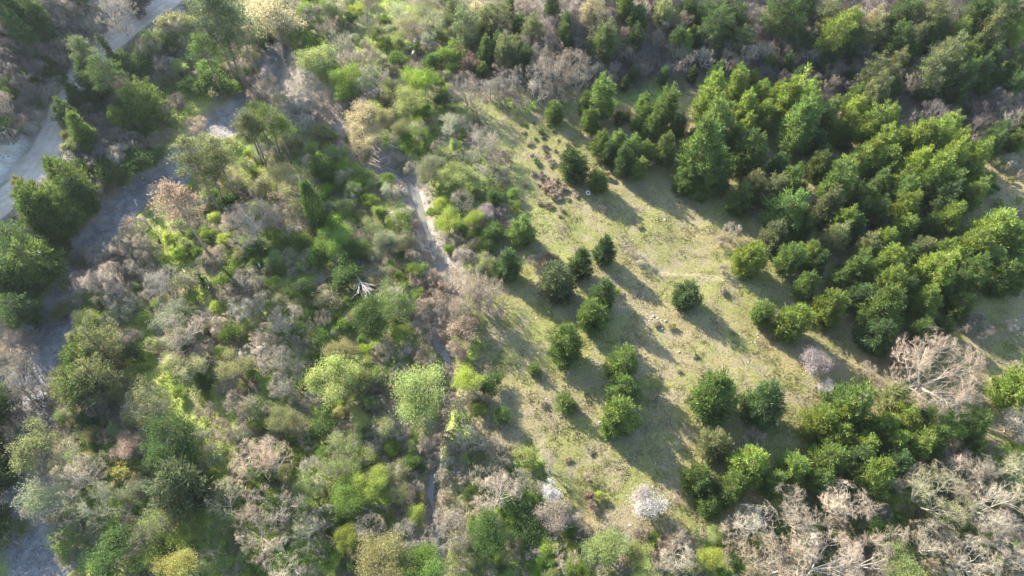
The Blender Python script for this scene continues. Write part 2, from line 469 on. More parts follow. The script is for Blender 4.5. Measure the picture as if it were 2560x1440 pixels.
# ------------------------------------------------------------------ plant meshes (each kind a few individuals, shared by the copies)
def tint(rng, n, per, spread=.27):
    """per-clump plus per-leaf variation, repeated for the 4 verts of each blade"""
    a = np.repeat(rng.uniform(.5 - spread, .5 + spread, (n, 2)), per, 0)
    return np.repeat(np.clip(a + rng.normal(0, .13, (n * per, 2)), 0, 1), 4, 0)

def limb(p0, p1, rng, bend=.12, n=6):
    p0 = np.asarray(p0, float); p1 = np.asarray(p1, float)
    t = np.linspace(0, 1, n)[:, None]
    L = np.linalg.norm(p1 - p0)
    a = rng.normal(0, bend * L, 3); b = rng.normal(0, bend * L * .5, 3)
    return p0 + (p1 - p0) * t + a * np.sin(np.pi * t) * .6 + b * np.sin(2 * np.pi * t) * .5

def make_pine(seed, W, H, slim=.7, bare=.04, nb=90, per=26, open_=0.0, blade=(.40, .10), belly=.28, fork=0.0):
    """bushy pine: tapering trunk, whorls of branches whose tips turn up into needle tufts"""
    rng = np.random.default_rng(seed)
    R = W / 2
    v = np.sort(1 - np.sqrt(1 - rng.uniform(0, .985, nb)))           # more branches low down
    v = v[rng.random(nb) > open_]; nb = len(v)
    prof = np.clip(1 - v, 0, 1) ** slim * np.clip(.62 + v / belly * .38, 0, 1)
    az = np.arange(nb) * 2.39996 + rng.normal(0, .35, nb)
    irr = 1 + .16 * np.sin(az + seed * 1.7) + .15 * np.sin(az * 2 + v * 7 + seed) + .10 * np.sin(az * 3 - v * 11 + seed * 2)
    ln = 1.04 * R * prof * irr * rng.uniform(.74, 1.12, nb)
    lean = rng.normal(0, .045 * H, 2)
    ax0 = np.stack([lean[0] * v, lean[1] * v, (bare + (1 - bare) * v * .97) * H], -1)
    tufts, axes, S = [], [], []
    for f, s in ((.45, 1.05), (.74, 1.0), (1.0, .85)):
        a = az + rng.normal(0, .10, nb)
        q = ax0 + np.stack([np.cos(a) * ln * f, np.sin(a) * ln * f, ln * (.30 * f * f - .12 * f) - .10 * R * (1 - v)], -1)
        q[:, 2] = np.maximum(q[:, 2], .18)
        tufts.append(q); S.append(R * .135 * s * rng.uniform(.75, 1.3, nb) * (.65 + .35 * prof))
        axes.append(nrm(np.stack([np.cos(a) * .8 * f, np.sin(a) * .8 * f, np.full(nb, .8)], -1)))
    lead = np.array([[lean[0], lean[1], H * k] for k in (.86, .92, .97)])
    tufts = np.concatenate(tufts + [lead]); S = np.concatenate(S + [np.array([.09, .07, .05]) * R * 1.3]); axes = np.concatenate(axes + [np.tile([0, 0, 1.0], (3, 1))])
    n = len(tufts); m = n * per
    D = nrm(np.repeat(axes, per, 0) * .85 + rng.normal(0, .55, (m, 3)))
    P = np.repeat(tufts, per, 0) + rng.normal(0, 1, (m, 3)) * np.repeat(S, per)[:, None] * np.array([.85, .85, .6])
    sc = rng.uniform(.6, 1.35, m)
    Vv, Fq = kites(P, D, blade[0] * sc, blade[1] * sc, rng)
    cr = Acc(); cr.add(Vv, Fq, tint(rng, n, per, .28))
    tr = Acc()
    tl = np.array([[0, 0, -.3], [lean[0] * .2, lean[1] * .2, H * .25], [lean[0] * .5, lean[1] * .5, H * .55], [lean[0], lean[1], H * .95]])
    tr.add(*tube(tl, np.array([.034, .027, .017, .005]) * W + .02, 7))
    for j in range(nb):
        e = tufts[j + 2 * nb] if j + 2 * nb < n else tufts[j]
        tr.add(*tube(limb(ax0[j] - [0, 0, .1 * R * (1 - v[j])], e, rng, .04, 4), np.linspace(.024, .006, 4) * W * .34, 4))
    return tr.mesh('pine_trunk', M_BARK, True), cr.mesh('pine_crown', M_NEEDLE)

def make_tall_pine(seed, W, H, lobes=62, per=58, low=.5):
    """tall slender pine: bare stem, irregular open crown in layers"""
    rng = np.random.default_rng(seed)
    R = W / 2
    v = rng.uniform(0, 1, lobes); u = low + (1 - low) * v * .97
    prof = np.sqrt(np.clip(1 - (v * 1.02 - .28) ** 2 / .56, 0.03, 1))
    az = rng.uniform(0, 2 * math.pi, lobes)
    rad = R * prof * rng.uniform(.3, 1.05, lobes)
    lean = rng.normal(0, .035 * H, 2)
    ctr = np.stack([np.cos(az) * rad + lean[0] * u, np.sin(az) * rad + lean[1] * u, u * H], -1)
    S = R * .2 * rng.uniform(.6, 1.3, lobes)
    ax = nrm(np.stack([np.cos(az), np.sin(az), np.full(lobes, 1.1)], -1))
    m = lobes * per
    D = nrm(np.repeat(ax, per, 0) * .6 + rng.normal(0, .6, (m, 3)))
    P = np.repeat(ctr, per, 0) + rng.normal(0, 1, (m, 3)) * np.repeat(S, per)[:, None] * np.array([.8, .8, .42])
    Vv, Fq = kites(P, D, .40 * rng.uniform(.7, 1.25, m), .10 * rng.uniform(.8, 1.2, m), rng)
    cr = Acc(); cr.add(Vv, Fq, tint(rng, lobes, per))
    tr = Acc()
    z = np.linspace(-.4, H * .96, 8); f = z / H
    tl = np.stack([lean[0] * f + .012 * H * np.sin(f * 5 + seed), lean[1] * f, z], -1)
    tr.add(*tube(tl, np.linspace(.026, .006, 8) * H * .62, 7))
    for j in range(lobes):
        z0 = ctr[j, 2] - rng.uniform(.2, .5) * rad[j]; f = z0 / H
        tr.add(*tube(limb([lean[0] * f, lean[1] * f, z0], ctr[j], rng, .06, 4), np.linspace(.05, .015, 4), 4))
    for j in range(10):      # dead stubs
        z0 = rng.uniform(.15, low) * H; a = rng.uniform(0, 6.28); l = rng.uniform(.4, 1.1)
        tr.add(*tube(limb([lean[0] * z0 / H, lean[1] * z0 / H, z0], [math.cos(a) * l, math.sin(a) * l, z0 + .1], rng, .05, 3), np.linspace(.03, .01, 3), 4))
    return tr.mesh('tall_pine_trunk', M_BARK, True), cr.mesh('tall_pine_crown', M_NEEDLE)

def make_leafy(seed, W, H, lobes=80, per=76, leaf=.135, flat=.85, bare=.12, stems=3, spray=.35, fill=.5):
    """broadleaf shrub or tree: uneven cloud of leaf clumps on several stems"""
    rng = np.random.default_rng(seed)
    R = W / 2
    hz = (1 - bare) * H / 2; cz = bare * H + hz
    # a few big masses make the outline uneven
    nb = 12
    ba = rng.uniform(0, 6.28, nb); br = R * rng.uniform(.25, .78, nb)
    bc = np.stack([np.cos(ba) * br, np.sin(ba) * br, cz + hz * rng.uniform(-.5, .55, nb)], -1); bc[0] = (0, 0, cz + hz * .25)
    bs = rng.uniform(.2, .46, nb); 
    pick = rng.integers(0, nb, lobes)
    d = nrm(rng.normal(size=(lobes, 3)) + np.array([0, 0, .35]))
    k = np.where(rng.random(lobes) < fill, rng.uniform(.8, 1.02, lobes), rng.uniform(.3, .8, lobes))
    ctr = bc[pick] + d * (bs[pick] * k)[:, None] * np.array([R, R, hz * flat])
    ctr[:, 2] = np.maximum(ctr[:, 2], .12 * H * rng.uniform(.5, 1, lobes))
    S = R * .17 * rng.uniform(.7, 1.35, lobes)
    m = lobes * per
    P = np.repeat(ctr, per, 0) + rng.normal(0, 1, (m, 3)) * np.repeat(S, per)[:, None] * np.array([.8, .8, .55])
    D = nrm(np.repeat(d, per, 0) * spray + rng.normal(0, .7, (m, 3)) + np.array([0, 0, .12]))
    Vv, Fq = kites(P, D, leaf * 1.3 * rng.uniform(.7, 1.3, m), leaf * .8 * rng.uniform(.7, 1.3, m), rng)
    cr = Acc(); cr.add(Vv, Fq, tint(rng, lobes, per))
    tr = Acc()
    for s in range(stems):
        a = s * 6.28 / stems + rng.uniform(-.5, .5); l = R * rng.uniform(.1, .35) * (stems > 1)
        top = np.array([math.cos(a) * l, math.sin(a) * l, cz + hz * .35])
        tl = limb([math.cos(a) * .03 * W, math.sin(a) * .03 * W, -.25], top, rng, .05)
        tr.add(*tube(tl, np.linspace(.026, .008, 6) * W / math.sqrt(stems) + .01, 6))
        for j in rng.choice(lobes, 12, replace=False):
            q = tl[rng.integers(2, 6)]
            tr.add(*tube(limb(q, ctr[j], rng, .08, 4), np.linspace(.009, .003, 4) * W, 4))
    return tr.mesh('shrub_stem', M_BARK, True), cr.mesh('leafy_crown', M_LEAF)

def make_bare(seed, W, H, stems=4, kids=(5, 5, 5), twigs=9, r0=.02, up=.25, spread=.75, twig=(.55, .014), tubes=2, clear=0.0, droop=0.0, domed=True):
    """leafless tree or shrub: real branching down to the twigs"""
    rng = np.random.default_rng(seed)
    trunk, crown = Acc(), Acc()
    tipsP, tipsD, tipsL = [], [], []
    lens = [H * .62, H * .42, H * .27, H * .17]
    def grow(p, d, L, r, lev):
        n = 5 if lev < 2 else 4
        pts = [p]; dd = d.copy(); st = L / (n - 1)
        for i in range(n - 1):
            dd = nrm(dd + rng.normal(0, .16 + .05 * lev, 3) + np.array([0, 0, up * .35 - droop * lev * .12]))
            pts.append(pts[-1] + dd * st)
        pts = np.array(pts)
        r1 = max(r * .45, .005)
        (trunk if lev <= 1 else crown).add(*tube(pts, np.linspace(r, r1, n), 6 if lev == 0 else (5 if lev == 1 else 3)), *([] if lev <= 1 else [rng.uniform(.3, .7, (1, 2))]))
        if lev < len(kids):
            c = kids[lev]
            for j in range(c):
                f = 1.0 if j == 0 else rng.uniform(.28 if lev else .3, 1.0)
                x = f * (n - 1); i = min(int(x), n - 2)
                q = pts[i] + (pts[i + 1] - pts[i]) * (x - i)
                t0 = nrm(pts[i + 1] - pts[i])
                side = nrm(np.cross(t0, rng.normal(size=3)))
                ang = rng.uniform(.35, .95) if j else rng.uniform(.05, .3)
                nd = nrm(t0 * math.cos(ang) + side * math.sin(ang))
                if nd[2] < -.1: nd[2] *= -.4; nd = nrm(nd)
                grow(q, nd, lens[min(lev + 1, 3)] * rng.uniform(.7, 1.15) * (1.15 - .4 * f), max(r * (1 - .5 * f) * .62, .007), lev + 1)
        if lev >= len(kids) - 1:
            nt = twigs if lev == len(kids) else max(2, twigs // 3)
            x = rng.uniform(.15, 1.0, nt) * (n - 1); i = np.minimum(x.astype(int), n - 2)
            tipsP.append(pts[i] + (pts[i + 1] - pts[i]) * (x - i)[:, None])
            tipsD.append(nrm(nrm(pts[i + 1] - pts[i]) * .75 + rng.normal(0, .5, (nt, 3)) + np.array([0, 0, .25 - droop])))
            tipsL.append(rng.uniform(.5, 1.2, nt) * twig[0])
    for s in range(stems):
        a = s * 6.283 / stems + rng.uniform(-.4, .4)
        tilt = spread * rng.uniform(.45, 1.05) if stems > 1 else rng.uniform(0, .12)
        d = nrm(np.array([math.cos(a) * math.sin(tilt), math.sin(a) * math.sin(tilt), math.cos(tilt)]))
        base = np.array([math.cos(a) * .02 * W, math.sin(a) * .02 * W, -.25])
        if clear > 0 and s == 0:
            trunk.add(*tube(limb([0, 0, -.3], [0, 0, clear * H], rng, .03), np.linspace(r0 * W * 1.7, r0 * W * 1.25, 6), 8))
        if clear > 0: base = np.array([0, 0, clear * H * .93])
        grow(base, d, lens[0], r0 * W, 0)
    P = np.concatenate(tipsP); D = np.concatenate(tipsD); Lg = np.concatenate(tipsL)
    Vv, Fq = spikes(P, D, Lg, twig[1], rng)
    crown.add(Vv, Fq, np.repeat(rng.uniform(.15, .85, (len(P), 2)), 4, 0))
    # bring the whole plant to the asked size
    allv = np.concatenate(trunk.V + crown.V)
    ext = np.percentile(np.abs(allv[:, :2]), 97); top = np.percentile(allv[:, 2], 99.5)
    sc = np.array([W / 2 / ext, W / 2 / ext, H / top])
    ce = np.array([0, 0, .5 * H]); rad = np.array([W / 2, W / 2, .5 * H])
    def dome(v):       # round the outline off as a crown grown in the open
        v = v * sc
        if not domed: return v
        q = (v - ce) / rad; r = np.linalg.norm(q, axis=1, keepdims=True)
        k = np.where((r > .8) & (v[:, 2:] > .25 * H), (.8 + .24 * np.tanh((r - .8) / .4)) / np.maximum(r, 1e-6), 1)
        return ce + q * k * rad
    for A in (trunk, crown): A.V = [dome(v) for v in A.V]
    return trunk.mesh('bare_trunk', M_BARK, True), crown.mesh('twig_crown', M_TWIG), (dome(P), D)

def leaf_cloud(name, P, rng, per, spread, leaf, mat, D0=None):
    n = len(P); m = n * per
    Q_ = np.repeat(P, per, 0) + rng.normal(0, spread, (m, 3))
    D = nrm(rng.normal(0, 1, (m, 3)) + np.array([0, 0, .3]))
    Vv, Fq = kites(Q_, D, leaf * rng.uniform(.7, 1.3, m), leaf * .75 * rng.uniform(.7, 1.3, m), rng)
    a = Acc(); a.add(Vv, Fq, tint(rng, n, per)); return a.mesh(name, mat)

def make_ivy_tree(seed, W, H):
    tr, cr, (P, D) = make_bare(seed, W, H, stems=3, kids=(5, 5, 5), twigs=8, r0=.022, spread=.75, clear=.16, twig=(.7, .010))
    rng = np.random.default_rng(seed + 9)
    n = 60
    v = rng.uniform(0.02, .62, n); a = rng.uniform(0, 6.28, n); r = W * (.05 + .15 * v) * rng.uniform(.3, 1.15, n)
    ivy = leaf_cloud('ivy_leaves', np.stack([np.cos(a) * r, np.sin(a) * r, v * H], -1), rng, 46, .038 * W, .24, M_LEAF)
    return tr, cr, ivy

def make_blossom(seed, W, H, dens=1.0):
    tr, cr, _ = make_bare(seed, W * .92, H * .95, stems=5, kids=(4, 4, 4), twigs=8, r0=.014, spread=.75, twig=(.45, .011))
    t2, pet = make_leafy(seed + 3, W, H, lobes=120, per=60, leaf=.12, flat=1.0, bare=.12, stems=2, spray=.2, fill=.6)
    bpy.data.meshes.remove(t2)
    pet.materials.clear(); pet.materials.append(M_PETAL)
    return tr, cr, pet

def make_cypress(seed, W, H):
    rng = np.random.default_rng(seed)
    n = 190; v = np.linspace(.02, .985, n)
    prof = np.sin(np.pi * np.clip(v * .86 + .12, 0, 1)) ** .75
    az = np.arange(n) * 2.4; rad = W / 2 * prof * rng.uniform(.55, 1.0, n)
    ctr = np.stack([np.cos(az) * rad, np.sin(az) * rad, v * H], -1)
    per = 42; m = n * per
    ax = nrm(np.stack([np.cos(az) * .4, np.sin(az) * .4, np.ones(n)], -1))
    D = nrm(np.repeat(ax, per, 0) + rng.normal(0, .4, (m, 3)))
    P = np.repeat(ctr, per, 0) + rng.normal(0, .18, (m, 3)) * np.array([1, 1, 1.6])
    Vv, Fq = kites(P, D, .36 * rng.uniform(.7, 1.2, m), .11, rng)
    cr = Acc(); cr.add(Vv, Fq, tint(rng, n, per))
    tr = Acc(); tr.add(*tube(np.array([[0, 0, -.3], [0, 0, H * .4], [0, 0, H * .92]]), np.array([.2, .13, .02]), 7))
    return tr.mesh('cypress_trunk', M_BARK, True), cr.mesh('cypress_crown', M_NEEDLE)

def make_wispy(seed, W, H, per=34, lobes=80):
    t2, cr = make_leafy(seed, W, H, lobes=lobes, per=per, leaf=.13, flat=.95, spray=.3, fill=.45)
    bpy.data.meshes.remove(t2)
    tr, tw, _ = make_bare(seed + 1, W * .98, H, stems=5, kids=(4, 4, 4), twigs=8, r0=.012, spread=.8, twig=(.5, .0085))
    return tr, cr, tw

# kind: (list of mesh sets, width, height, crown-centre height share, part names, trunk colour)
KIND = {}
def reg(k, sets, W, H, cf, parts, tcol): KIND[k] = (sets, W, H, cf, parts, tcol)
BK = (.15, .115, .085); BG = (.26, .225, .19)
reg('P', [make_pine(100 + i, 4.6, (6.4, 7.4, 6.0, 7.0, 6.8, 6.2, 7.6)[i], slim=(.45, .62, .4, .52, .55, .47, .66)[i], nb=124, belly=(.38, .25, .42, .32, .3, .36, .25)[i]) for i in range(7)], 4.6, 6.9, .46, ('trunk', 'crown'), BK)
reg('Q', [make_pine(130 + i, 4.0, (7.6, 8.2, 7.2, 8.0, 7.6, 8.4)[i], slim=(.48, .6, .45, .54, .64, .5)[i], bare=.1, nb=106, belly=.25) for i in range(6)], 4.0, 7.9, .55, ('trunk', 'crown'), BK)
reg('S', [make_pine(160 + i, 2.4, 3.0, nb=60, per=18, blade=(.26, .07), slim=.5) for i in range(3)], 2.4, 3.0, .5, ('trunk', 'crown'), BK)
reg('N', [make_pine(180 + i, 6.2, 9.4, nb=100, per=32, slim=(.5, .66, .45, .6)[i], bare=.16, open_=.2, belly=.4) for i in range(4)], 6.2, 9.4, .58, ('trunk', 'crown'), BK)
reg('T', [make_tall_pine(200 + i, 5.2, 14.0, low=.6) for i in range(5)], 5.2, 14.0, .8, ('trunk', 'crown'), (.17, .13, .10))
reg('G', [make_leafy(300 + i, 4.2, 3.0) for i in range(5)], 4.2, 3.0, .5, ('stem', 'crown'), BK)
reg('g', [make_leafy(330 + i, 2.2, 1.8, lobes=46, per=40, leaf=.13, stems=2) for i in range(4)], 2.2, 1.8, .5, ('stem', 'crown'), BK)
reg('L', [make_leafy(360 + i, 6.0, 6.2, lobes=150, per=110, leaf=.112, bare=.2, stems=3, spray=.5) for i in range(5)], 6.0, 6.2, .58, ('trunk', 'crown'), BK)
reg('O', [make_leafy(390 + i, 7.0, 7.6, lobes=110, per=70, leaf=.145, bare=.25, stems=2, fill=.35) for i in range(4)], 7.0, 7.6, .6, ('trunk', 'crown'), BK)
reg('B', [make_bare(400 + i, 4.4, 3.3, stems=6, kids=(4, 4, 4), twigs=10, r0=.013, spread=.85, twig=(.5, .0085))[:2] for i in range(6)], 4.4, 3.3, .55, ('stems', 'twigs'), BG)
reg('D', [make_bare(430 + i, 6.6, 6.0, stems=4, kids=(5, 5, 4), twigs=9, r0=.016, spread=.6, twig=(.6, .009), clear=.12)[:2] for i in range(5)], 6.6, 6.0, .6, ('trunk', 'twigs'), BG)
reg('R', [make_bare(460 + i, 11.5, 9.8, stems=7, kids=(5, 5, 4), twigs=18, r0=.014, up=.12, spread=1.2, twig=(.8, .011), clear=.2)[:2] for i in range(3)], 11.5, 9.8, .6, ('trunk', 'twigs'), (.31, .275, .23))
reg('M', [make_wispy(630 + i, 4.2, 3.3) for i in range(4)], 4.2, 3.3, .55, ('stems', 'crown', 'twigs'), BG)
reg('V', [make_wispy(650 + i, 6.6, 6.4, 40, 120) for i in range(3)], 6.6, 6.4, .58, ('trunk', 'crown', 'twigs'), BG)
reg('I', [make_ivy_tree(490 + i, 8.0, 8.0) for i in range(3)], 8.0, 8.0, .55, ('trunk', 'twigs', 'ivy'), BG)
reg('W', [make_blossom(520 + i, 5.6, 5.0) for i in range(2)], 5.6, 5.4, .55, ('trunk', 'twigs', 'blossom'), BG)
reg('C', [make_cypress(540, 2.6, 11.0)], 2.6, 11.0, .5, ('trunk', 'crown'), BK)
reg('A', [make_bare(560 + i, 4.5, 19.0, stems=1, kids=(16, 5, 4), twigs=7, r0=.05, up=.5, spread=.1, twig=(.6, .014), domed=False)[:2] for i in range(2)], 4.5, 19.0, .6, ('trunk', 'twigs'), (.2, .15, .12))

# ------------------------------------------------------------------ what grows where: kind, crown centre and width as seen in the photo, colour
PAL = {  # name: (word, albedo)
 'pg': ('green', (.108, .168, .044)), 'py': ('fresh green', (.172, .24, .052)), 'pd': ('dark green', (.072, .118, .04)), 'po': ('olive green', (.165, .19, .082)),
 'pb': ('bluish green', (.12, .16, .075)), 'pr': ('withered brown', (.235, .195, .14)),
 'g': ('green', (.135, .215, .05)), 'gb': ('vivid green', (.185, .285, .052)), 'gd': ('dark green', (.078, .135, .04)), 'go': ('olive', (.21, .23, .10)),
 'l': ('pale green', (.265, .32, .12)), 'ly': ('lime green', (.27, .345, .085)), 'y': ('yellow', (.29, .30, .10)), 'yo': ('golden olive', (.265, .265, .115)), 't': ('straw coloured', (.40, .365, .21)),
 'gg': ('grey green', (.215, .25, .15)), 'k': ('rusty brown', (.25, .185, .13)),
 'b': ('grey', (.305, .268, .20)), 'bb': ('brown', (.28, .23, .165)), 'bp': ('tan', (.325, .265, .19)), 'bw': ('whitish', (.37, .31, .24)), 'bd': ('dusky', (.165, .14, .122)), 'bl': ('greenish grey', (.32, .315, .19)),
 'w': ('white', (.54, .51, .47)), 'wp': ('pale pink', (.38, .33, .305)),
}
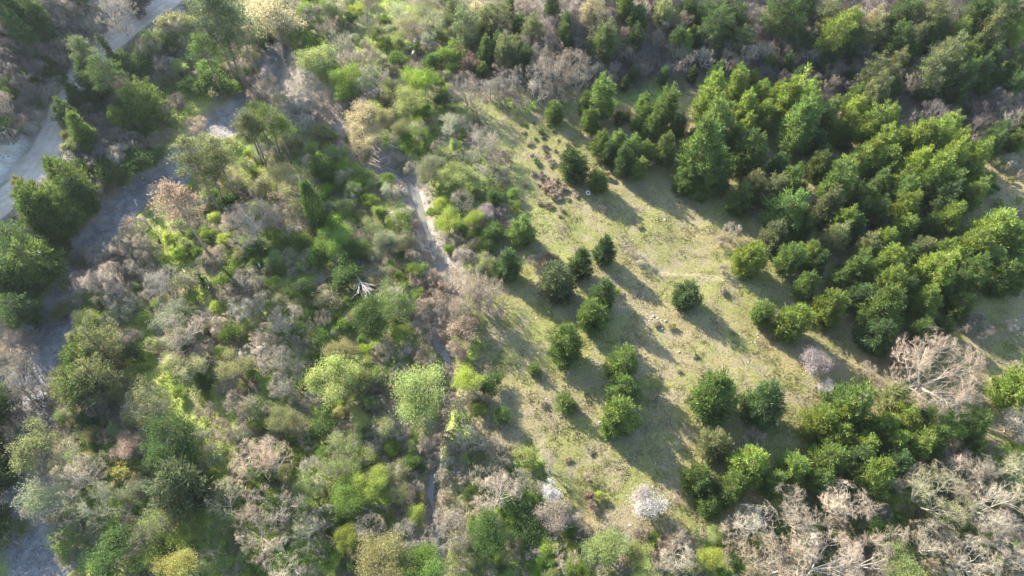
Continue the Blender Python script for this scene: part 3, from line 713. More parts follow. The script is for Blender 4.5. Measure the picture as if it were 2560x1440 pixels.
PLANTS = """
P 80 45 60 pd;P 95 70 46 pd;P 15 18 60 pd;P 58 92 50 pd;P 30 62 46 po;D 215 50 62 bp|bare tan tree rooted on top of the roadside rock cutting
D 290 32 100 b|tall bare tree with long pale trunk leaning over the dirt road
D 235 12 50 b;G 350 15 60 bd;T 205 128 50 pb|slender pine on the road edge beside the ivy covered snag
T 252 176 64 pd;P 230 208 58 pd;T 216 150 40 pb;M 345 130 46 l;M 372 120 62 go;M 395 95 60 g;M 430 58 72 go;M 462 62 52 l;M 440 110 62 g;G 480 105 56 gg;B 405 160 64 b;G 340 160 62 gd;G 300 150 50 gd;g 395 165 20 ly;g 340 122 24 ly
T 522 40 92 pb;T 560 72 90 pb;T 590 42 78 pb;T 508 125 66 pg;T 530 10 66 pb;T 580 120 60 pb;G 540 212 74 gd;G 572 216 56 g;G 520 175 60 g;B 598 150 70 b;M 618 95 60 go;D 632 40 80 bl;V 625 15 60 go
P 168 284 44 pd|dark pine on the road edge below the wheel tracks bend;P 208 330 52 pg;P 190 246 44 pd;N 350 268 80 pg;P 315 268 54 po;P 300 302 46 py;N 372 246 66 pg;g 436 308 38 l;G 422 300 36 gb
g 286 225 24 k;B 280 345 66 bd;B 250 370 62 bd;B 330 358 62 b;B 228 395 62 bd;B 300 395 70 b;B 270 300 60 bd;B 245 300 50 bd;B 320 330 60 bd;B 345 395 66 bd;G 330 410 80 gd;G 380 395 66 gd;G 250 430 70 gd;B 390 350 60 bb
N 172 462 84 pg;P 150 436 56 pg;P 95 500 80 pg;P 120 540 90 pg;P 192 500 70 pd;P 70 490 50 po
B 492 322 66 bp|tan bare shrub standing in the grey gravel bed;B 652 212 92 bp;B 690 232 62 b;B 640 240 50 bp
T 488 405 85 po;T 540 392 76 po|leaning pine with long bare trunk beside the gravel bed;T 508 370 70 po;T 612 300 66 po;T 668 300 66 pg;T 692 312 60 pg;T 640 275 50 pg;T 630 330 56 po;T 520 430 60 po
O 692 45 125 t|big straw coloured budding tree at the head of the stream;O 655 15 90 t;V 712 75 70 go;D 650 92 66 gd;G 655 100 66 gd;B 742 92 44 b;V 745 60 60 go;M 620 130 60 go;G 600 185 50 gd
L 790 148 96 l|pale lime rounded tree leaning over the stream bank;G 800 175 56 go;L 872 196 80 gb|vivid green tree beside the pale lime tree on the stream bank
L 1052 200 100 gb|dense vivid green dome shaped tree on the stream bank;L 1026 252 88 l|pale green tree nestled against the dense vivid green dome;G 1048 285 46 gb;G 1090 210 40 gb
D 812 62 56 b;D 850 105 74 bl;D 870 150 66 b;B 920 140 66 b;D 932 175 80 b;D 900 205 66 bl;G 890 30 36 ly;G 880 45 40 gd;G 1000 100 54 l;V 1020 60 70 go;M 1060 100 66 gg;G 1110 138 74 g;G 1000 150 60 g;D 1080 60 74 bl;G 1150 130 60 go;G 1080 160 60 gd;G 1130 165 56 gd;V 1060 20 80 go;D 990 20 70 bl;G 960 110 40 gb
A 905 20 52 bb|tall leafless poplar standing on the bright grass;A 948 25 50 bb|tall leafless poplar casting a long shadow on bright grass
G 870 235 60 g;B 930 235 62 b;G 960 240 50 go;B 905 260 50 bp;M 700 20 50 g;M 780 40 70 g;M 830 25 66 g;G 760 100 60 g;G 800 105 44 gb
N 1160 62 76 pb;N 1240 35 70 po;N 1132 22 56 pb;N 1190 20 50 t;G 1176 166 54 k|rusty brown leaved bush at the foot of the slope;P 1214 136 46 pg;P 1266 130 62 po;P 1205 170 30 pg;P 1290 120 40 po;P 1215 60 50 po
D 1165 222 100 bp;D 1225 218 78 b;D 1272 205 72 b;D 1190 255 60 b;B 1262 245 62 bd;G 1110 255 60 gd
L 906 300 98 t|straw yellow willow in fresh bud beside the stream;O 912 350 78 t;L 962 296 50 yo;L 1000 325 66 go;V 1040 330 66 g;G 1060 285 46 gb;G 1015 355 50 gb;D 990 350 60 b;G 1065 370 56 g
D 1122 312 88 bl|bare domed tree with a greenish crown beside the stream;D 1200 345 105 b;D 1175 385 80 b;D 1235 390 74 bd;D 1105 365 66 b;D 1215 290 60 b;D 1150 300 60 b
L 1080 432 82 gg;L 1145 432 88 l;L 1130 450 70 ly;L 1192 450 50 l;L 1090 400 50 gg;D 1200 430 66 b;B 1250 440 60 bd;B 1270 390 44 bd
M 720 352 54 yo;G 800 332 66 go;M 850 385 70 g;B 770 410 66 b;P 802 420 62 pg;V 700 440 80 yo;V 745 480 100 yo;D 720 520 66 bb;G 880 350 40 g;G 830 410 50 gb;M 860 440 56 go;B 660 380 66 b;M 690 400 60 go;G 972 452 44 g;M 1005 420 30 gg;G 905 440 56 g;M 880 480 60 g
B 752 252 84 b;B 782 272 74 bp;B 842 272 64 b;B 820 245 56 bp;B 725 280 70 b;B 700 265 60 bp;B 770 225 56 b;B 800 300 60 bp;B 760 310 60 b
D 1330 180 100 bw|large pale bare tree at the front of the slope scrub;D 1382 172 110 b;D 1432 155 100 bp;D 1480 165 76 b;D 1345 225 80 b;D 1395 225 76 bp;D 1445 200 80 b;D 1300 225 66 b;D 1350 130 66 b;D 1305 260 60 bd
N 1515 82 82 po|single olive green pine standing in bare slope scrub;P 1510 115 60 pg;N 1480 12 66 t;P 1664 32 52 po;P 1728 85 36 py;P 1712 112 42 py;N 1790 62 80 pd;N 1835 28 72 pd;N 1850 90 66 pd;N 1770 20 60 pd;P 1720 18 50 pd;D 1722 148 72 bw;D 1762 138 70 b;D 1872 136 72 bw|silvery bare tree in the shade below dark pines;D 1912 122 50 bw;P 1305 160 36 pg;N 1330 60 60 po;D 1690 120 60 b
P 1388 278 46 pg|small pine at the edge of the slope scrub casting a long meadow shadow;Q 1462 258 46 pg;Q 1510 242 78 pg;Q 1482 288 60 pg
Q 1665 258 80 pg;Q 1622 290 66 pg;Q 1612 262 44 pg;Q 1697 312 50 pd;Q 1630 325 60 pg
Q 1500 350 58 pg;Q 1525 375 56 pd;Q 1547 352 56 pg;Q 1582 372 62 pg;Q 1616 378 46 pg;Q 1662 370 64 pg;Q 1560 405 60 pd;Q 1600 415 50 pg
P 1436 415 74 pd|round dark pine at the meadow edge above the white hoop;P 1496 452 52 pg;g 1514 432 24 bp
P 1760 402 120 pg|broad pine with lumpy crown jutting into the meadow;Q 1730 368 66 pg;P 1795 432 74 pg;P 1712 450 60 pg;P 1760 460 70 pg
Q 1780 212 66 py;Q 1850 212 60 py;Q 1887 196 34 py;Q 1780 262 88 py;Q 1805 305 98 pg;Q 1862 270 66 py;Q 1902 232 56 py;Q 1912 275 64 py;Q 1872 312 50 py;Q 1908 312 46 py;Q 1840 345 70 pg
P 1875 392 86 pg|feathery pine with jagged outline inside the plantation edge;P 1885 470 70 po;P 1850 500 60 pg
N 2095 82 80 py;N 2132 50 52 py;N 2182 52 56 t;N 2080 20 72 po;N 2185 82 52 po;N 1950 22 80 pd;N 1990 62 64 pd;N 2012 102 48 pd;P 2122 122 56 pd;P 2290 98 46 po;N 2282 30 48 pd;N 2248 34 48 pd;N 2335 22 72 po;N 2402 72 56 py;N 2425 118 64 py;N 2382 140 80 po;N 2332 162 80 po;P 2468 84 60 po;P 2440 52 50 pg
N 2210 182 89 po|large olive pine with open crown on the slope above the plantation;N 2190 222 68 po;N 2242 160 52 po;S 2127 187 28 py|small lime pine alone in the dark slope scrub;N 2542 80 48 py;N 2545 142 48 po;S 2460 206 40 pg;S 2470 215 34 pg;N 2445 18 64 pd;N 2505 20 72 pd;P 2380 202 66 pd;P 2410 190 46 pg;P 2010 12 60 pd;P 2345 80 56 pd;P 2240 110 60 pd
D 2030 132 60 b;D 2072 172 50 b;D 2330 285 90 bd;D 2500 250 80 bd;D 2540 272 66 b;D 2270 255 66 bd;D 2440 270 76 bd;D 2520 300 70 b;D 2140 215 60 bd;D 2120 205 50 bd;D 1980 130 60 bd
Q 1938 232 54 py;Q 2002 238 96 py;Q 1976 252 76 py;Q 2034 232 56 py;Q 1992 302 96 pg;Q 2052 292 66 pg;Q 1980 356 60 pg;Q 2082 266 44 po;Q 2142 272 64 py;Q 2122 322 56 py;Q 2188 302 76 py;Q 2228 302 60 py;Q 2082 332 46 py;Q 2292 342 72 py;Q 2382 330 58 py;Q 2342 352 84 py;Q 2212 352 66 py;Q 2172 372 66 py;Q 2150 394 66 py;Q 2052 412 64 pg;Q 2112 422 76 py;Q 2232 402 66 py;Q 2146 432 40 gb;Q 2182 424 46 py;Q 2332 422 86 py;Q 2292 402 66 py;Q 2428 396 60 py;Q 2432 442 46 py;Q 2092 462 94 pg;Q 1932 462 70 po;Q 1968 452 66 pg;Q 2282 472 46 py;Q 2320 462 66 pg;Q 2260 440 60 py;Q 2200 460 60 pg;Q 2370 400 70 py;Q 2400 365 60 py;Q 2385 450 60 pg;Q 2430 480 56 pg;Q 2040 345 56 pd;Q 2065 380 50 pg;Q 2360 490 70 pd;Q 2150 480 70 pg;Q 2250 490 60 pg;Q 1950 400 56 pd;Q 2250 350 60 py;Q 2310 375 60 py;Q 2190 400 60 py
P 1968 532 98 pg;P 1978 562 56 pg;P 2006 572 50 pg;P 1935 592 70 po;Q 2066 512 76 po;Q 2106 552 66 py;Q 2096 592 66 po;Q 2196 522 66 pg;Q 2266 512 66 py;Q 2266 562 60 py;P 2366 556 60 py|isolated lime topped pine between two plantation blocks;P 2476 582 84 py;P 2432 622 76 py;P 2500 610 60 pg;P 2530 622 66 pg;P 2512 692 70 pg;Q 2212 592 56 py;Q 2172 612 60 po;Q 2232 642 76 py;Q 2302 612 56 po;Q 2352 632 60 py;Q 2332 672 86 py;Q 2292 692 56 py;Q 1972 642 72 pg;Q 2032 632 66 py;Q 2046 655 56 pg;Q 2142 662 66 pg;Q 2102 692 52 pg;Q 2236 706 72 py;Q 2182 702 50 pg;Q 2022 712 66 pg;Q 2140 560 60 pd;Q 2320 560 50 pg;Q 2400 660 60 pg;Q 2430 690 66 pg;Q 2270 640 50 pg;Q 2200 670 56 pg;Q 2150 520 56 pg;Q 2550 580 50 py;Q 2550 690 60 pg;Q 2480 640 70 pg;Q 2390 700 56 pg
P 2066 766 84 py|conical lime lit pine at the plantation corner;P 1972 800 84 py;P 1908 780 62 pg;P 2200 790 90 pg;P 2195 835 80 pd;Q 2310 756 70 py;P 2396 762 54 pg;Q 2362 722 50 pg;P 2356 816 46 pd;P 2302 842 58 pg;Q 2140 730 60 pd;Q 2270 730 60 pd;P 2170 750 60 pd;P 2240 770 50 pd
W 2045 908 84 wp|pale pink blossoming tree between plantation corner and big plane tree;W 2066 968 52 w;R 2345 925 225 bw|huge whitish bare plane tree with spreading crown;G 2240 905 70 k;D 2170 925 50 bb;D 2200 950 50 bp;B 2452 822 66 bd;B 2420 810 40 bp;B 2540 820 46 b;D 2542 935 70 bp;B 2500 960 50 bb
P 1875 646 80 py|rounded lime topped pine at the inner meadow corner of the plantation
P 1310 576 66 pg;G 1376 648 46 k|rusty bush between pines along the stream side of the meadow;B 1342 616 40 b;P 1446 664 62 pd|dark pine half hidden behind a rounder grey green pine;P 1396 706 92 pb|broad grey green pine in the middle of the meadow row;P 1510 630 58 pd|dark narrow pine alone on the dry grass;P 1482 788 82 pg|dense pine pressed against its darker neighbour in mid meadow;P 1502 742 66 pd;P 1715 730 68 pd|round isolated pine in the centre of the dry meadow
P 1417 866 92 pg|stout pine standing over two crossing shadows in the meadow;S 1334 921 36 pg;P 1552 912 80 pg;P 1562 975 76 pg;P 1786 990 118 pg|broad rounded pine in the lower meadow next to a darker one;P 1908 1012 92 pd|dark dense pine in the lower meadow beside a broader one
B 1510 516 34 bp|small pink twiggy shrub on the meadow below the white hoop;B 1582 628 38 bp;B 1600 650 46 b;B 1812 602 52 bp;B 1830 575 50 b;B 1816 672 44 bp;B 1808 726 24 b;g 1545 728 18 ly|tiny lime sapling at the tip of a pine shadow;P 1270 668 62 pd;B 1335 650 40 bb
S 1416 1006 54 pg|small round pine with a short clear shadow in the lower meadow;P 1552 1040 92 pg|tall lumpy pine closing the meadow row;P 1530 1060 60 pg
P 1790 1112 78 po;P 1742 1192 76 pg;P 1812 1232 72 pg;P 1882 1160 96 py;B 1892 1092 66 bp;P 1850 1200 70 pg;P 1780 1260 60 pg
W 1620 1252 98 w|white blossoming tree at the foot of the meadow;W 1380 1232 56 w|white blossoming bush at the thicket edge;W 1390 1288 100 b;D 1372 1160 76 b;g 1500 1242 26 ly;g 1470 1235 30 k;g 1480 1265 30 bb;B 1692 1242 42 bp;B 1475 1190 36 bp;G 1310 1150 60 l
L 1520 1372 116 l|broad pale green tree below the white blossoming tree;L 1590 1385 70 l;G 1292 1262 86 gd;G 1322 1330 90 gd;G 1330 1250 50 g;D 1300 1200 80 b;R 1245 1235 120 bw|white limbed bare tree between the stream and the dark shrubs;D 1405 1402 86 b;L 1440 1425 60 gb;D 1700 1395 96 b;L 1780 1400 70 ly;D 1650 1425 90 b;L 1795 1335 46 l;D 1560 1430 70 b;L 1610 1440 60 l;G 1425 1372 40 ly;B 1600 1330 60 bb
P 2110 1010 98 pg;P 2052 1062 80 py;P 2102 1052 70 py;P 2200 1062 70 py;P 2252 1052 70 py;P 2236 1000 70 po;P 2092 1102 70 py;P 2152 1112 70 py;P 2232 1112 60 py;P 2282 1112 70 py;P 1986 1172 74 py;P 2052 1152 88 pg;P 2046 1202 66 pg;P 2172 1192 90 py|bright pine at the foot of the lower pine clump;L 2350 1062 92 g;P 2422 1062 66 pg;P 2432 1112 46 pg;P 2552 972 90 py;P 2330 1100 60 pg;P 1935 1210 60 pg;P 2140 1150 70 pd;P 2230 1160 70 pd
D 2000 1290 165 bp|wide tan bare tree under the lower pine clump;D 1890 1310 130 b;D 2110 1262 120 bp;R 2060 1405 190 bw;R 1930 1400 150 b;D 2335 1235 165 bl|domed greenish bare tree with yellow moss;D 2400 1180 100 bp;D 2260 1200 90 bp;D 2480 1260 140 b;D 2545 1180 110 bl;R 2540 1360 140 bw;L 2262 1425 116 l|rounded pale green tree among bare grey crowns;I 2490 1320 96 b|bare tree with yellow green climber on its trunk;I 2200 1320 110 bp;R 2170 1400 140 bw;D 2330 1360 120 b;D 2540 1060 80 b;D 2395 1140 86 bw;D 2460 1180 90 b;R 2430 1400 120 b;I 1850 1405 100 bp;G 2040 1330 36 ly;G 1960 1340 60 gd;G 2220 1390 60 gd;D 1830 1330 80 bp;G 2420 1330 60 gd;I 2020 1360 90 bp
C 779 510 46 gd|dark narrow cypress rising from the thicket;V 926 570 58 l;L 966 602 68 gg;M 1002 542 66 g;M 1012 602 56 go;M 932 642 46 l;L 850 600 86 g;L 1120 560 70 ly|lime green bushy tree beside the stream pool;L 1182 552 62 ly|lime green tree beside a pink blossoming tree;L 1102 512 48 ly;D 1155 500 80 b;W 1216 528 56 wp|pink blossoming tree at the meadow edge of the stream thicket;B 1160 640 70 b;G 1232 572 72 gd;V 1212 652 56 l;M 1180 610 50 go;G 1240 500 60 gd;G 1110 460 40 g;B 1250 530 50 bd;G 1215 610 56 gd
D 1190 722 165 bp|broad tan bare tree with fan of fine branches over the stream;G 1155 822 86 bp;D 1100 770 90 bp;D 1060 760 66 bp;B 1140 860 60 bp;B 1090 700 60 bp
M 726 642 50 yo;G 800 642 70 g;g 672 590 36 ly;B 670 560 60 b;G 682 650 50 l;g 752 722 46 l;M 816 742 80 yo;G 852 690 90 gd;V 980 752 108 g;L 930 802 110 gd;M 882 790 54 yo;G 1000 832 54 ly;L 855 878 92 yo|golden olive dome shaped bush in the thicket;L 832 952 120 l;L 890 955 90 l;L 1050 1000 140 l|large pale green willow leaning over the stream;L 1170 948 78 ly;D 720 800 90 b;D 760 860 80 b;D 690 900 90 b;D 700 960 80 b;B 660 840 80 bp;B 640 760 70 b;D 800 800 76 b;B 750 920 66 b;G 780 780 60 gd;M 740 830 66 g;M 700 750 50 go;G 800 850 60 gd;B 960 880 70 bp;B 1010 880 60 bp;M 960 940 66 g;M 1010 930 60 go;B 1060 900 66 bp;V 960 690 80 go;G 900 740 50 gd;G 1040 670 60 g;B 1030 640 50 bb;G 830 560 60 g;B 890 600 60 bb;L 880 620 70 g;G 760 600 60 g;B 730 570 60 b;G 1050 740 40 g;B 1040 700 50 bp
T 456 522 92 pr|withered brown pine leaning over the gravel bed;R 622 545 150 bw|white limbed bare tree with ivy at its foot;G 640 620 60 gd;B 320 602 100 b;B 272 612 76 b;B 330 562 70 b;B 252 642 70 bp;B 212 705 70 bw;B 262 712 108 bp;B 245 682 60 b;D 400 702 104 b;M 462 702 70 go;B 620 702 80 b;B 300 742 90 b;B 280 670 80 bd;V 208 802 56 l;G 222 812 66 ly;V 422 782 88 gg;G 472 792 50 l;I 442 838 120 b|bare tree wrapped in dark ivy in the thicket;B 310 852 76 bd;G 332 882 70 gd;G 562 692 70 g;B 350 660 70 b;M 380 630 56 go;B 540 640 66 b;B 560 740 70 b;G 610 640 50 go;B 500 800 76 bp;B 560 810 80 bp;B 600 770 80 b;B 520 880 70 bp;B 640 880 80 b;G 580 840 66 g
N 240 862 96 po;N 205 900 84 pg;N 165 945 92 po;N 242 942 100 po;N 195 960 90 pg;D 50 912 104 bp;D 25 950 110 b;I 482 925 104 yo;L 592 922 80 yo;g 627 935 36 ly|lime bush beside the golden olive trees;D 400 480 60 bb;M 520 490 60 g;G 560 500 66 gd;V 580 440 70 yo;M 600 470 66 g;M 640 520 60 g;M 650 470 66 go;D 690 540 70 b
N 95 528 84 pg;N 152 515 84 pg;N 62 640 110 pg;N 105 640 70 pd;N 30 772 92 pd;D 32 845 90 bd;D 70 850 80 bd;N 18 582 90 pd;P 140 600 50 pd;P 15 700 80 pd;P 60 705 60 pd
O 112 1120 112 go|olive crowned tree on the gravel bar;D 170 1130 80 bl;L 312 1110 76 bw|silvery crowned tree beside a dark evergreen dome;L 432 1092 138 gd|dark evergreen dome shaped tree above the shaded glade;V 370 1012 112 go;D 252 1000 80 bd;V 290 960 80 go;P 452 1202 118 pb|bluish green pine casting a dark shadow across the glade;g 306 1182 46 y|yellow bush in the shaded glade;V 332 1232 60 gg;V 112 1242 122 gg;D 230 1272 130 bl;D 195 1190 110 b;I 282 1322 96 bl;M 165 1340 72 g;O 262 1402 140 gd;V 382 1302 100 l;G 402 1352 70 ly;L 452 1425 100 y|yellow rounded bush at the end of the glade;V 542 1402 80 g;L 562 1322 72 l;M 530 1142 70 l;M 12 1330 50 g;M 60 1320 36 g;B 350 1350 80 bp;M 440 1270 66 yo;B 560 1080 80 bp;G 210 1050 60 gd;B 600 1010 90 bp;B 560 960 60 bd;M 640 1020 70 l
I 650 1165 160 bp|broad bare tree with fine fan of twigs and green ivy core;I 690 1255 140 bp;R 640 1330 140 bp;L 700 1050 70 go;V 742 1062 70 yo;G 800 1060 80 gd;V 862 1120 90 l;V 850 1165 90 l;V 912 1145 70 l;G 900 1130 60 gd;L 940 1212 80 ly|lime green rounded bush above a darker green one;L 870 1235 100 g;L 862 1340 60 ly;D 920 1322 84 b;V 1000 1232 70 go;L 1040 1292 56 ly;R 1030 1342 108 bw;R 1125 1335 115 bw|white twigged bare tree closing over the stream;L 950 1402 130 yo;L 1050 1405 110 g;G 832 1412 60 ly;I 720 1402 130 b;D 1182 1092 92 bw|pale bare tree beside the stream stones;G 1022 1152 56 gd;L 1235 1342 112 gd;M 1220 1300 70 g;D 780 1180 90 b;D 760 1330 110 bl;B 800 1290 80 b;M 800 1380 80 g;M 950 1290 60 g;V 990 1180 70 go;V 960 1060 76 go;M 940 1010 56 g;B 780 1000 60 b;D 1200 1180 76 b;V 1140 1400 90 go;G 700 1300 66 gd;R 560 1250 120 bl;L 770 1230 70 l;B 1000 1080 60 b;G 1230 960 70 gd;G 1250 1040 60 gd;G 1200 1020 50 g;B 1190 980 56 bp
B 1090 690 56 bp;B 1062 800 60 bp;D 1120 765 76 bp;B 1100 832 56 bb;B 1108 930 52 bp;B 1142 925 50 bp;B 1128 1000 44 b;B 1062 1112 60 b;B 1132 1122 50 bb;B 1105 1185 44 b;D 1145 1292 70 bw;B 1075 1150 50 bp;B 1075 640 40 bb;B 1040 560 40 bb;B 1030 420 50 b;B 985 400 56 b;B 870 330 60 bp;B 1110 720 60 bp;B 1150 770 66 bp;D 1060 830 66 bp
G 560 600 46 ly;G 590 660 44 gb;G 430 600 46 ly;G 450 640 40 gb;G 520 590 40 gb;G 700 600 44 gb;M 760 660 50 g;M 640 700 40 l;G 820 620 46 gb;M 900 680 50 g;G 480 740 40 ly;G 540 770 44 ly;G 360 790 44 ly;M 390 860 50 l;G 340 920 46 ly;M 420 900 50 l;M 680 830 50 l;G 860 820 44 g;M 740 760 50 l;G 920 870 46 gb;M 1000 960 50 l;L 900 1050 60 l;G 980 1120 46 gb;G 760 1290 50 ly;G 840 1290 44 gb;G 1000 1400 50 ly;G 470 1340 56 ly;G 360 1400 60 l;G 640 1400 56 g;M 590 1190 50 l;G 300 1250 44 ly;G 180 1260 56 l;G 740 1130 46 ly;G 660 960 50 gb;G 560 880 44 gb;G 440 560 44 l;G 620 480 44 ly;G 700 470 40 gb;G 780 370 44 l;G 860 420 46 gb;G 920 500 46 gb;G 950 530 40 ly;G 860 520 50 l;G 820 480 44 gb
N -45 1000 100 pd;N -60 1090 100 pd;N -50 1180 100 pd;N -70 1280 110 pd;D 22 1005 92 b;D 68 985 80 bp;D 30 1095 70 bl;B 70 1060 56 b;G 20 1150 50 go;M 60 1130 46 go;B 90 1180 50 bp
L 905 330 70 t;L 1150 880 50 bp;B 1080 745 60 bp;B 1120 800 60 bp;B 1170 800 60 bb;B 1060 870 56 bp;B 1040 800 60 bp;G 1900 1350 44 ly;G 2130 1330 40 g;G 2300 1290 50 go;G 2450 1360 40 ly;G 1990 1420 46 g;M 2380 1280 60 l;M 2520 1260 60 go
D 1205 700 120 bp;D 1168 765 112 bp;D 1220 750 100 bp;D 1130 700 80 bp;B 1115 985 46 bp;B 1110 1040 44 bb;B 1100 1100 44 bp;B 1118 1150 46 b;B 1112 1240 44 bp;B 1105 1290 50 b
"""
HAZE = 0.00008
reg('H', [make_leafy(600 + i, 1.5, .75, lobes=30, per=26, leaf=.11, bare=.02, stems=2) for i in range(4)], 1.5, .75, .5, ('stem', 'crown'), BK)

NOUN = {'M': ('half_bare_shrub', 'wispy half leafed shrub', 'shrub'), 'V': ('half_bare_tree', 'wispy half leafed tree', 'tree'), 'P': ('pine_tree', 'bushy pine', 'pine tree'), 'Q': ('pine_tree', 'plantation pine', 'pine tree'), 'S': ('young_pine', 'young pine', 'pine tree'), 'N': ('pine_tree', 'spreading pine', 'pine tree'),
        'T': ('tall_pine', 'tall pine with bare trunk', 'pine tree'), 'G': ('leafy_shrub', 'leafy shrub', 'shrub'), 'g': ('small_shrub', 'little leafy shrub', 'shrub'), 'L': ('leafy_tree', 'round leafy tree', 'tree'),
        'O': ('broad_tree', 'loose crowned tree', 'tree'), 'B': ('bare_shrub', 'leafless twiggy shrub', 'shrub'), 'D': ('bare_tree', 'leafless tree', 'tree'), 'R': ('spreading_bare_tree', 'wide leafless tree with stout limbs', 'tree'),
        'I': ('ivy_clad_tree', 'leafless ivy clad tree', 'tree'), 'W': ('blossom_tree', 'blossoming tree', 'tree'), 'C': ('cypress_tree', 'cypress', 'tree'), 'A': ('poplar_tree', 'bare poplar', 'tree'), 'H': ('cushion_shrub', 'low cushion shrub', 'shrub')}
rows = []
for chunk in PLANTS.replace('\n', ';').split(';'):
    chunk = chunk.strip()
    if not chunk: continue
    lab = None
    if '|' in chunk: chunk, lab = chunk.split('|')
    k, x, y, w, c = chunk.split()
    w = float(w) * (.83 if k == 'Q' else 1.0)
    rows.append([k, float(x), float(y), w, c, lab])

rf = random.Random(11)
# small cushions of scrub dotted over the upper meadow
for x, y, w in [(105, 940, 22), (85, 990, 26), (215, 985, 40), (240, 1035, 24), (130, 1075, 36), (245, 1100, 40), (250, 1130, 24), (270, 1180, 34), (295, 1210, 44), (190, 1215, 52), (160, 1300, 42), (225, 1300, 48), (232, 1350, 44), (330, 1350, 40), (180, 1045, 22), (310, 985, 20), (415, 1082, 22), (465, 1080, 20), (360, 1165, 24), (330, 1130, 22), (290, 1250, 20), (205, 1390, 22), (100, 1390, 40), (275, 940, 18), (160, 920, 18), (140, 1160, 18), (350, 1050, 18), (60, 925, 18), (390, 1130, 16)]:
    rows.append(['H', 1280 + x / 3, y / 3, w * .40 + 3, rf.choice(['bd', 'gd', 'b']), None])
for x, y, w in [(1375, 462, 34), (1390, 478, 30), (1362, 470, 26), (1405, 470, 24), (1380, 490, 30), (1395, 496, 22), (1418, 497, 16), (1440, 486, 20), (1372, 448, 22), (1400, 540, 14), (1372, 512, 26), (1350, 505, 22), (1402, 522, 18)]:
    rows.append(['H', x, y, w, 'bb' if w > 24 else 'b', None])
for x, y, w in [(1640, 812, 24), (1680, 818, 22), (1808, 726, 20), (1740, 890, 18), (1420, 1150, 18), (1360, 1012, 20), (1700, 930, 16), (1830, 830, 16), (1480, 1130, 16), (1600, 566, 16), (1560, 850, 16)]:
    rows.append(['H', x, y, w, rf.choice(['b', 'gg', 'go']), None])

# fill: smaller plants between the ones picked out above
def pix_in(poly):
    xs = [p[0] for p in poly]; ys = [p[1] for p in poly]
    A = np.array(poly, float)
    while True:
        x, y = rf.uniform(min(xs), max(xs)), rf.uniform(min(ys), max(ys))
        if inpoly(np.array([x]), np.array([y]), A)[0]: return x, y
MROW = {}
GPX = [[(505, 255), (470, 300)], [(395, 555), (425, 620), (465, 680), (540, 755), (590, 795)], [(345, 820), (352, 910), (395, 950), (440, 1010), (490, 1060)], [(500, 1280), (478, 1350)], [(960, 15), (1040, 25)], [(540, 980), (560, 1060), (560, 1150), (500, 1250)]]
def crowd(x, y, w, f=.36):
    for g_ in GPX:
        if polyd(np.array([x]), np.array([y]), np.array(g_, float))[0][0] < 14 + w * .35: return True
    for r in rows:
        if abs(r[1] - x) < 160 and (r[1] - x) ** 2 + ((r[2] - y) * 1.15) ** 2 < (f * (r[3] + w)) ** 2: return True
    return False
